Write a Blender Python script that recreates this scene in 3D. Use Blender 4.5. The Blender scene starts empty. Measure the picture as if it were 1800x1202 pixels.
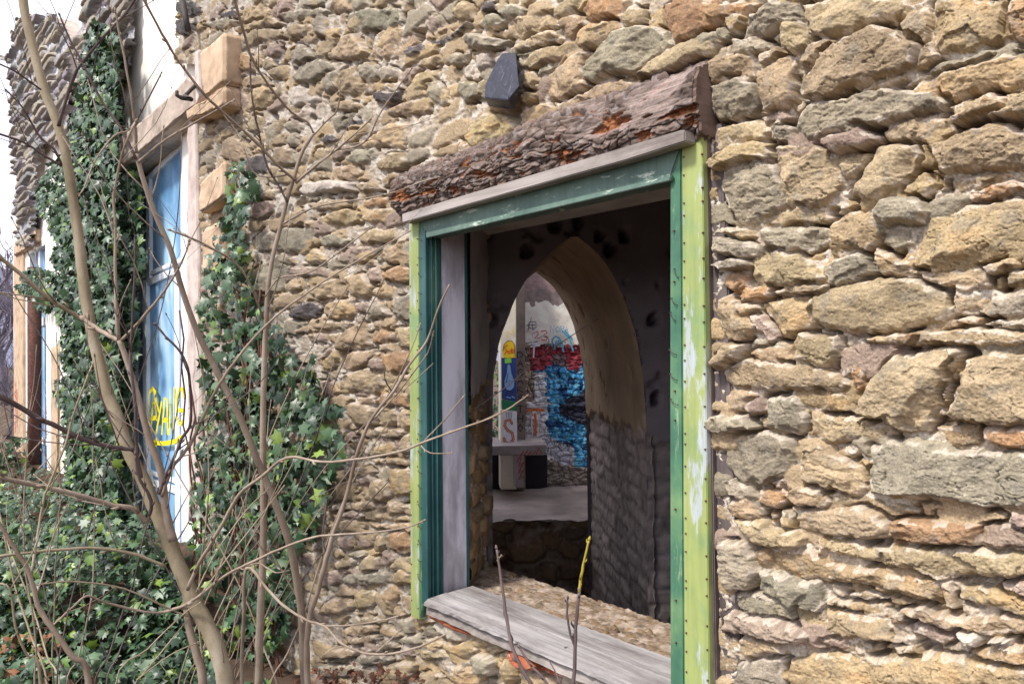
import bpy, math, random
import numpy as np
from mathutils import Vector, Matrix
random.seed(7); RS = np.random.RandomState(7)
sc = bpy.context.scene
COL = sc.collection
# ------------------------------------------------------------------ camera
F_PX, D, EYE, HZ = 1400.0, 1.6, 1.3, 24.0
ANG, ROLL = math.radians(39.4), math.radians(0.4)
FW = np.array([-math.cos(ANG), math.sin(ANG), 0.0]); RT0 = np.array([math.sin(ANG), math.cos(ANG), 0.0]); UP0 = np.array([0, 0, 1.0])
RT = math.cos(ROLL)*RT0 - math.sin(ROLL)*UP0; UP = math.sin(ROLL)*RT0 + math.cos(ROLL)*UP0
CAM = np.array([0.0, -D, EYE])
cd = bpy.data.cameras.new('camera'); cam = bpy.data.objects.new('camera', cd); COL.objects.link(cam)
cd.sensor_width = 36; cd.lens = 28.0; cd.shift_y = HZ/1800.0; cd.clip_start = 0.02; cd.clip_end = 3000
cam.matrix_world = Matrix(((RT[0], UP[0], -FW[0], CAM[0]), (RT[1], UP[1], -FW[1], CAM[1]), (RT[2], UP[2], -FW[2], CAM[2]), (0, 0, 0, 1)))
sc.camera = cam
# ------------------------------------------------------------------ sky, sun, exposure
SUN_EL, SUN_ROT = math.radians(48), math.radians(200)
w = bpy.data.worlds.new("World"); sc.world = w; w.use_nodes = True
nt = w.node_tree; nt.nodes.clear()
wo = nt.nodes.new('ShaderNodeOutputWorld'); bg = nt.nodes.new('ShaderNodeBackground'); sky = nt.nodes.new('ShaderNodeTexSky')
sky.sky_type = 'NISHITA'; sky.sun_disc = False; sky.sun_elevation = SUN_EL; sky.sun_rotation = SUN_ROT
tc = nt.nodes.new('ShaderNodeTexCoord'); nz = nt.nodes.new('ShaderNodeTexNoise'); nz.inputs['Scale'].default_value = 1.6; nz.inputs['Detail'].default_value = 6
rp = nt.nodes.new('ShaderNodeValToRGB'); rp.color_ramp.elements[0].position = 0.30; rp.color_ramp.elements[0].color = (.62,)*3+(1,); rp.color_ramp.elements[1].position = 0.62; rp.color_ramp.elements[1].color = (.93,)*3+(1,)
mx = nt.nodes.new('ShaderNodeMix'); mx.data_type = 'RGBA'; mx.inputs[7].default_value = (9.3, 9.3, 10.6, 1)
nt.links.new(tc.outputs['Generated'], nz.inputs['Vector']); nt.links.new(nz.outputs['Fac'], rp.inputs[0]); nt.links.new(rp.outputs[0], mx.inputs[0])
nt.links.new(sky.outputs[0], mx.inputs[6]); nt.links.new(mx.outputs[2], bg.inputs[0]); bg.inputs[1].default_value = 0.085; nt.links.new(bg.outputs[0], wo.inputs[0])
sl = bpy.data.lights.new('sun', 'SUN'); sl.energy = 2.3; sl.angle = math.radians(9); sl.color = (1, .95, .87)
sun = bpy.data.objects.new('sun', sl); COL.objects.link(sun)
sdir = Vector((-0.02, -0.82, 1.05)).normalized()
SUN_EL = math.asin(sdir.z); sky.sun_elevation = SUN_EL; sky.sun_rotation = math.atan2(sdir.x, sdir.y)
sun.rotation_euler = sdir.to_track_quat('Z', 'Y').to_euler()
sc.view_settings.view_transform = 'Standard'; sc.view_settings.look = 'None'; sc.view_settings.exposure = 1.1; sc.view_settings.gamma = 1
sc.cycles.max_bounces = 7; sc.cycles.diffuse_bounces = 5; sc.cycles.caustics_reflective = False; sc.cycles.caustics_refractive = False
# ------------------------------------------------------------------ pixel rays and planes of the real place
def ray(px, py):
    px = np.asarray(px, float); py = np.asarray(py, float)
    return F_PX*FW + (px-900)[..., None]*RT - (py-601-HZ)[..., None]*UP
def Pn(px, py, p0, n):
    d = ray(px, py); n = np.asarray(n, float); t = (np.asarray(p0, float)-CAM) @ n / (d @ n)
    return CAM + d*t[..., None]
def Py(px, py, y=0.0): return Pn(px, py, (0, y, 0), (0, 1, 0))
def Pz(px, py, z=0.0): return Pn(px, py, (0, 0, z), (0, 0, 1))
def Px(px, py, x=0.0): return Pn(px, py, (x, 0, 0), (1, 0, 0))
def Pd(px, py, d): return CAM + ray(px, py)*(np.asarray(d, float)/F_PX)[..., None]
# ------------------------------------------------------------------ noise
PERM = np.tile(RS.permutation(256), 3); GA = RS.rand(256)*2*math.pi; GX, GY = np.cos(GA), np.sin(GA)
def pn(x, y, s=0):
    x = x + s*17.31; y = y - s*9.77
    xi = np.floor(x).astype(np.int64); yi = np.floor(y).astype(np.int64); xf = x-xi; yf = y-yi
    u = xf*xf*xf*(xf*(xf*6-15)+10); v = yf*yf*yf*(yf*(yf*6-15)+10)
    def g(a, b, fx, fy):
        h = PERM[(PERM[a & 255] + b) & 255]; return GX[h]*fx + GY[h]*fy
    n0 = g(xi, yi, xf, yf)*(1-u) + g(xi+1, yi, xf-1, yf)*u
    n1 = g(xi, yi+1, xf, yf-1)*(1-u) + g(xi+1, yi+1, xf-1, yf-1)*u
    return (n0*(1-v)+n1*v)*1.5
def fbm(x, y, o=4, s=0, g=.5):
    r = 0*x; a = 1.0; f = 1.0
    for k in range(o): r = r + a*pn(x*f, y*f, s+k*3); a *= g; f *= 2.03
    return r
def worley(x, y, s=0):
    xi = np.floor(x).astype(np.int64); yi = np.floor(y).astype(np.int64)
    f1 = np.full(x.shape, 9.0); f2 = np.full(x.shape, 9.0); idc = np.zeros(x.shape, np.int64)
    for a in (-1, 0, 1):
        for b in (-1, 0, 1):
            cx = xi+a; cy = yi+b; h = PERM[(PERM[(cx+s) & 255]+cy) & 255]; h2 = PERM[h+37]
            dx = cx+.15+.7*h/255.-x; dy = cy+.15+.7*h2/255.-y; d = dx*dx+dy*dy
            nearer = d < f1; f2 = np.where(nearer, f1, np.minimum(f2, d)); idc = np.where(nearer, h*3+h2, idc); f1 = np.where(nearer, d, f1)
    return np.sqrt(f1), np.sqrt(f2), idc
def sstep(a, b, x): t = np.clip((x-a)/(b-a), 0, 1); return t*t*(3-2*t)
# ------------------------------------------------------------------ object helpers
def props(o, label=None, cat=None, group=None, kind=None):
    if label: o['label'] = label
    if cat: o['category'] = cat
    if group: o['group'] = group
    if kind: o['kind'] = kind
    return o
def empty(name, loc, label, cat, group=None):
    o = bpy.data.objects.new(name, None); o.empty_display_size = .1; o.location = tuple(map(float, loc)); COL.objects.link(o)
    return props(o, label, cat, group)
def link(name, me, mat=None, parent=None):
    if mat is not None: me.materials.append(mat)
    o = bpy.data.objects.new(name, me); COL.objects.link(o)
    if parent is not None:
        o.parent = parent; M = Matrix.Translation(parent.location)
        p = parent.parent
        while p is not None: M = Matrix.Translation(p.location) @ M; p = p.parent
        o.matrix_parent_inverse = M.inverted()
    return o
def mesh_np(name, V, F, mat, parent=None, col=None, smooth=False):
    """F: (n,k) index array"""
    me = bpy.data.meshes.new(name); V = np.ascontiguousarray(V, np.float32); F = np.ascontiguousarray(F, np.int32); k = F.shape[1]
    me.vertices.add(len(V)); me.vertices.foreach_set('co', V.ravel()); me.loops.add(F.size); me.loops.foreach_set('vertex_index', F.ravel())
    me.polygons.add(len(F)); me.polygons.foreach_set('loop_start', np.arange(0, F.size, k, dtype=np.int32)); me.polygons.foreach_set('loop_total', np.full(len(F), k, np.int32))
    me.update(calc_edges=True)
    if smooth: me.polygons.foreach_set('use_smooth', np.ones(len(F), bool))
    if col is not None:
        ca = me.color_attributes.new('col', 'FLOAT_COLOR', 'POINT'); c4 = np.ones((len(V), 4), np.float32); c4[:, :3] = col; ca.data.foreach_set('color', c4.ravel())
    return link(name, me, mat, parent)
def roughen(o, cuts=10, amp=.006, f=9.):
    import bmesh
    bm = bmesh.new(); bm.from_mesh(o.data); bmesh.ops.triangulate(bm, faces=[f_ for f_ in bm.faces if len(f_.verts) > 4])
    for _ in range(2): bmesh.ops.subdivide_edges(bm, edges=[e for e in bm.edges if e.calc_length() > .03], cuts=3, use_grid_fill=True)
    bm.normal_update(); P = np.array([v.co[:] for v in bm.verts]); h = fbm(P[:, 0]*f+P[:, 1]*5, P[:, 2]*f+P[:, 1]*7, 5, 3)*amp+np.minimum(0, fbm(P[:, 0]*3.3, P[:, 2]*3.1+P[:, 1]*4, 3, 8)+.15)*amp*2.5
    for v, k in zip(bm.verts, h): v.co += v.normal*float(k)
    bm.to_mesh(o.data); bm.free(); o.data.polygons.foreach_set('use_smooth', np.ones(len(o.data.polygons), bool)); return o
class MB:
    def __init__(s): s.v = []; s.f = []
    def add(s, V, F):
        n = len(s.v); s.v += [tuple(map(float, p)) for p in V]; s.f += [tuple(i+n for i in f) for f in F]; return s
    def prism(s, front, back):
        n = len(front); V = list(front)+list(back); F = [tuple(range(n)), tuple(range(2*n-1, n-1, -1))]
        F += [(i, i+n, (i+1) % n+n, (i+1) % n) for i in range(n)]
        return s.add(V, F)
    def slab(s, pts, y0, y1):
        """pixel outline on the plane y=y0, given a real thickness back to y1"""
        f = Py([p[0] for p in pts], [p[1] for p in pts], y0); b = f.copy(); b[:, 1] = y1
        return s.prism(f, b)
    def box(s, a, b):
        (x0, y0, z0), (x1, y1, z1) = a, b
        V = [(x, y, z) for x in (x0, x1) for y in (y0, y1) for z in (z0, z1)]
        return s.add(V, [(0, 1, 3, 2), (4, 6, 7, 5), (0, 4, 5, 1), (2, 3, 7, 6), (0, 2, 6, 4), (1, 5, 7, 3)])
    def tube(s, pts, rad, n=8, rough=0.0, seed=0):
        pts = [Vector(p) for p in pts]; rr = random.Random(seed); base = len(s.v); prev = None
        for i, p in enumerate(pts):
            t = (pts[min(i+1, len(pts)-1)]-pts[max(i-1, 0)]).normalized()
            a = t.cross(Vector((0.31, .52, .11)).normalized()) if prev is None else (prev - t*prev.dot(t))
            a.normalize(); prev = a; b = t.cross(a)
            for k in range(n):
                q = 2*math.pi*k/n; r = rad[i]*(1+rough*(rr.random()-.5)); v = p+a*(r*math.cos(q))+b*(r*math.sin(q)); s.v.append(tuple(v))
        for i in range(len(pts)-1):
            for k in range(n):
                A = base+i*n+k; B = base+i*n+(k+1) % n; s.f.append((A, B, B+n, A+n))
        s.f.append(tuple(base+k for k in range(n))[::-1]); s.f.append(tuple(base+(len(pts)-1)*n+k for k in range(n)))
        return s
    def build(s, name, mat, parent=None, bevel=0.0, smooth=False, seg=2):
        me = bpy.data.meshes.new(name); me.from_pydata(s.v, [], s.f)
        import bmesh
        bm = bmesh.new(); bm.from_mesh(me); bmesh.ops.recalc_face_normals(bm, faces=bm.faces)
        if bevel: bmesh.ops.bevel(bm, geom=list(bm.edges), offset=bevel, segments=seg, affect='EDGES', clamp_overlap=True)
        bm.to_mesh(me); bm.free(); me.update()
        if smooth: me.polygons.foreach_set('use_smooth', np.ones(len(me.polygons), bool))
        return link(name, me, mat, parent)
def clone(o, parent, name=None):
    c = o.copy(); COL.objects.link(c); c.parent = parent
    if name: c.name = name
    return c
# ------------------------------------------------------------------ materials
def mat(name, rough=.85, spec=.3):
    m = bpy.data.materials.new(name); m.use_nodes = True; b = m.node_tree.nodes['Principled BSDF']
    b.inputs['Roughness'].default_value = rough; b.inputs['Specular IOR Level'].default_value = spec
    return m, m.node_tree, b
def N(nt, t, **kw):
    n = nt.nodes.new('ShaderNode'+t)
    for k, v in kw.items():
        if k in n.inputs: n.inputs[k].default_value = v
        else: setattr(n, k, v)
    return n
def noise(nt, scale, detail=5, vec=None, rough=.6, dist=0.0):
    n = N(nt, 'TexNoise', Scale=scale, Detail=detail, Roughness=rough, Distortion=dist)
    if vec is not None: nt.links.new(vec, n.inputs['Vector'])
    return n.outputs['Fac']
def ramp(nt, fac, stops):
    r = N(nt, 'ValToRGB'); e = r.color_ramp.elements
    while len(e) < len(stops): e.new(.5)
    for k, (p, c) in enumerate(stops): e[k].position = p; e[k].color = tuple(c)+(1,) if len(c) == 3 else c
    nt.links.new(fac, r.inputs[0]); return r.outputs[0]
def mixc(nt, fac, a, b, mode='MIX'):
    m = N(nt, 'Mix', data_type='RGBA', blend_type=mode); m.clamp_factor = True
    for k, v in ((0, fac), (6, a), (7, b)):
        if isinstance(v, (int, float)): m.inputs[k].default_value = v
        elif isinstance(v, tuple): m.inputs[k].default_value = v if len(v) == 4 else v+(1,)
        else: nt.links.new(v, m.inputs[k])
    return m.outputs[2]
def bump(nt, b, h, strength=.4, dist=.004):
    n = N(nt, 'Bump', Strength=strength, Distance=dist); nt.links.new(h, n.inputs['Height']); nt.links.new(n.outputs[0], b.inputs['Normal'])
def objvec(nt, scale=(1, 1, 1), rot=(0, 0, 0)):
    t = N(nt, 'TexCoord'); m = N(nt, 'Mapping'); m.inputs['Scale'].default_value = scale; m.inputs['Rotation'].default_value = rot
    nt.links.new(t.outputs['Object'], m.inputs['Vector']); return m.outputs[0]
def mult(nt, a, b):
    m = N(nt, 'Math', operation='MULTIPLY')
    for k, v in ((0, a), (1, b)):
        if isinstance(v, (int, float)): m.inputs[k].default_value = v
        else: nt.links.new(v, m.inputs[k])
    return m.outputs[0]
def m_attr(name, rough=.9, spec=.2, bscale=260, bstr=.75, bdist=.004, speck=.55):
    m, t, b = mat(name, rough, spec); a = N(t, 'Attribute', attribute_name='col'); v = objvec(t)
    n1 = noise(t, bscale*.5, 4, v); n2 = noise(t, bscale, 6, v, .7)
    c = mixc(t, speck, a.outputs['Color'], ramp(t, n2, [(.3, (.45, .42, .38)), (.55, (1, 1, 1)), (.75, (1.35, 1.3, 1.2))]), 'MULTIPLY')
    t.links.new(c, b.inputs['Base Color']); bump(t, b, n2, bstr, bdist); return m
def m_simple(name, stops, scale, rough=.85, spec=.3, bstr=.3, bdist=.003, stretch=(1, 1, 1), detail=6, dist=0.0, rot=(0, 0, 0)):
    m, t, b = mat(name, rough, spec); v = objvec(t, stretch, rot); n = noise(t, scale, detail, v, .62, dist)
    t.links.new(ramp(t, n, stops), b.inputs['Base Color']); n2 = noise(t, scale*3, 4, v); bump(t, b, n2, bstr, bdist); return m
M_STONE = m_attr('rubble_stone')
M_BARK = m_attr('bark_flakes', .9, .2, 400, .6, .002, .5)
M_LEAF, t, b = mat('ivy_leaf', .42, .5); a = N(t, 'Attribute', attribute_name='col'); t.links.new(a.outputs['Color'], b.inputs['Base Color'])
def m_paint(name, base, stops2, wear, wscale=(1, 1, 1), thr=(.55, .62), rough=.5):
    m, t, b = mat(name, rough, .4); v = objvec(t); vs = objvec(t, wscale)
    c = ramp(t, noise(t, 4, 5, v), stops2); n = noise(t, 9, 9, vs, .72)
    f = ramp(t, n, [(thr[0], (0, 0, 0)), (thr[1], (1, 1, 1))]); c = mixc(t, f, c, wear)
    grain = noise(t, 60, 4, objvec(t, (1, 1, .06)), .6)
    c = mixc(t, .5, c, ramp(t, grain, [(.3, (.55, .6, .6)), (.6, (1, 1, 1))]), 'MULTIPLY')
    t.links.new(c, b.inputs['Base Color']); bump(t, b, grain, .35, .002); return m
M_LIME = m_paint('lime_paint', None, [(.3, (.17, .30, .15)), (.48, (.32, .38, .13)), (.7, (.40, .43, .16))], (.46, .50, .50), (1.6, 1.6, .35), (.545, .60), .6)
M_GREEN = m_paint('green_paint', None, [(.3, (.03, .10, .07)), (.5, (.07, .19, .11)), (.7, (.20, .33, .15))], (.42, .55, .30), (2, 2, .35), (.58, .70), .6)
M_TEAL = m_paint('teal_paint', None, [(.3, (.075, .13, .11)), (.55, (.14, .215, .175)), (.75, (.26, .33, .27))], (.55, .62, .52), (.8, .8, 3), (.57, .62), .6)
M_TEALD = m_paint('dark_teal_paint', None, [(.3, (.015, .06, .06)), (.6, (.04, .12, .12)), (.8, (.08, .17, .18))], (.3, .38, .36), (2, 2, .3), (.64, .72), .45)
def m_wood(name, dark, light, axis=(.05, 1, 1), scale=55, rot=(0, 0, 0)):
    m, t, b = mat(name, .85, .2); v = objvec(t, axis, rot); g = noise(t, scale, 8, v, .65, .6); g2 = noise(t, scale*.12, 4, v, .6, 1.0)
    c = mixc(t, .55, ramp(t, g, [(.3, dark), (.65, light)]), ramp(t, g2, [(.3, dark), (.7, light)])); k = noise(t, 22, 4, objvec(t), .5)
    st = noise(t, 3.2, 7, objvec(t, (.5, 2, 1)), .7); c = mixc(t, .8, c, ramp(t, st, [(.36, (.42, .38, .36)), (.52, (1, 1, 1))]), 'MULTIPLY')
    c = mixc(t, ramp(t, k, [(.70, (0, 0, 0)), (.76, (1, 1, 1))]), c, tuple(x*.45 for x in dark)); t.links.new(c, b.inputs['Base Color']); bump(t, b, g, .6, .004); return m
M_WOODH = m_wood('weathered_grey_board', (.22, .19, .17), (.52, .47, .44))
M_WOODS = m_wood('weathered_sill_timber', (.12, .11, .11), (.52, .49, .475), (.04, 1, 1), 50)
M_WOODV = m_wood('weathered_upright_timber', (.045, .035, .035), (.20, .165, .16), (1, 1, .05), 70)
M_JAMB = m_simple('worn_white_board', [(.25, (.22, .19, .20)), (.42, (.44, .42, .46)), (.52, (.70, .68, .75)), (.7, (.80, .79, .86))], 4, .6, .3, .25, .002, (2, 2, .5), 10)
M_PLASTER = m_simple('reveal_plaster', [(.3, (.32, .29, .28)), (.55, (.50, .46, .44)), (.8, (.60, .56, .53))], 6, .9, .1, .4, .004)
M_CREAM = m_simple('cream_wall_plaster', [(.25, (.78, .73, .65)), (.5, (.88, .84, .76)), (.8, (.93, .90, .83))], 3, .9, .1, .2, .003)
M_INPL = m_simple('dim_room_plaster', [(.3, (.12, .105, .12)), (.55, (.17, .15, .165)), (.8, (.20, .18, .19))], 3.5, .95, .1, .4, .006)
M_SOFFIT = m_simple('ochre_vault_plaster', [(.3, (.17, .12, .08)), (.5, (.27, .20, .12)), (.75, (.36, .27, .17))], 4, .95, .1, .4, .006)
M_TAN = m_simple('dressed_sandstone', [(.3, (.34, .24, .16)), (.5, (.52, .38, .26)), (.75, (.62, .47, .34))], 7, .9, .15, .5, .006)
M_LINT = m_simple('lintel_sandstone', [(.3, (.26, .21, .17)), (.5, (.44, .36, .30)), (.75, (.55, .46, .38))], 6, .9, .15, .6, .008)
M_JST = m_simple('rendered_jamb_stone', [(.3, (.38, .30, .27)), (.55, (.58, .49, .44)), (.8, (.68, .6, .55))], 7, .9, .15, .5, .006)
M_END = m_wood('split_log_end', (.06, .04, .035), (.22, .15, .12), (1, .1, 1), 60)
M_BRICK = m_simple('broken_brick', [(.3, (.20, .06, .035)), (.5, (.38, .12, .06)), (.75, (.45, .2, .12))], 18, .9, .15, .6, .006)
M_BLUEF = m_simple('pale_blue_frame_paint', [(.3, (.70, .80, .90)), (.55, (.84, .89, .94)), (.8, (.92, .93, .95))], 10, .5, .4, .1, .002, (1, 1, .3))
M_PANE = m_simple('dusty_blue_glass', [(.3, (.08, .21, .40)), (.46, (.15, .32, .54)), (.58, (.30, .50, .70)), (.72, (.58, .74, .86))], 1.6, .5, .3, .02, .001, (1, 1, .4), 5, 1.5)
M_RUST = m_simple('rusty_iron', [(.3, (.05, .025, .02)), (.6, (.14, .06, .04)), (.8, (.22, .1, .06))], 40, .8, .3, .4, .002)
M_IRON = m_simple('dark_iron', [(.3, (.02, .018, .018)), (.7, (.07, .055, .05))], 60, .7, .4, .4, .002)
M_CONC = m_simple('concrete_floor', [(.3, (.30, .25, .22)), (.55, (.48, .42, .37)), (.8, (.60, .54, .48))], 5, .9, .1, .4, .004)
M_GROUND = m_simple('earth', [(.3, (.05, .035, .025)), (.55, (.10, .07, .05)), (.8, (.17, .12, .08))], 9, .95, .1, .8, .02)
STEP = 1.75
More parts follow.
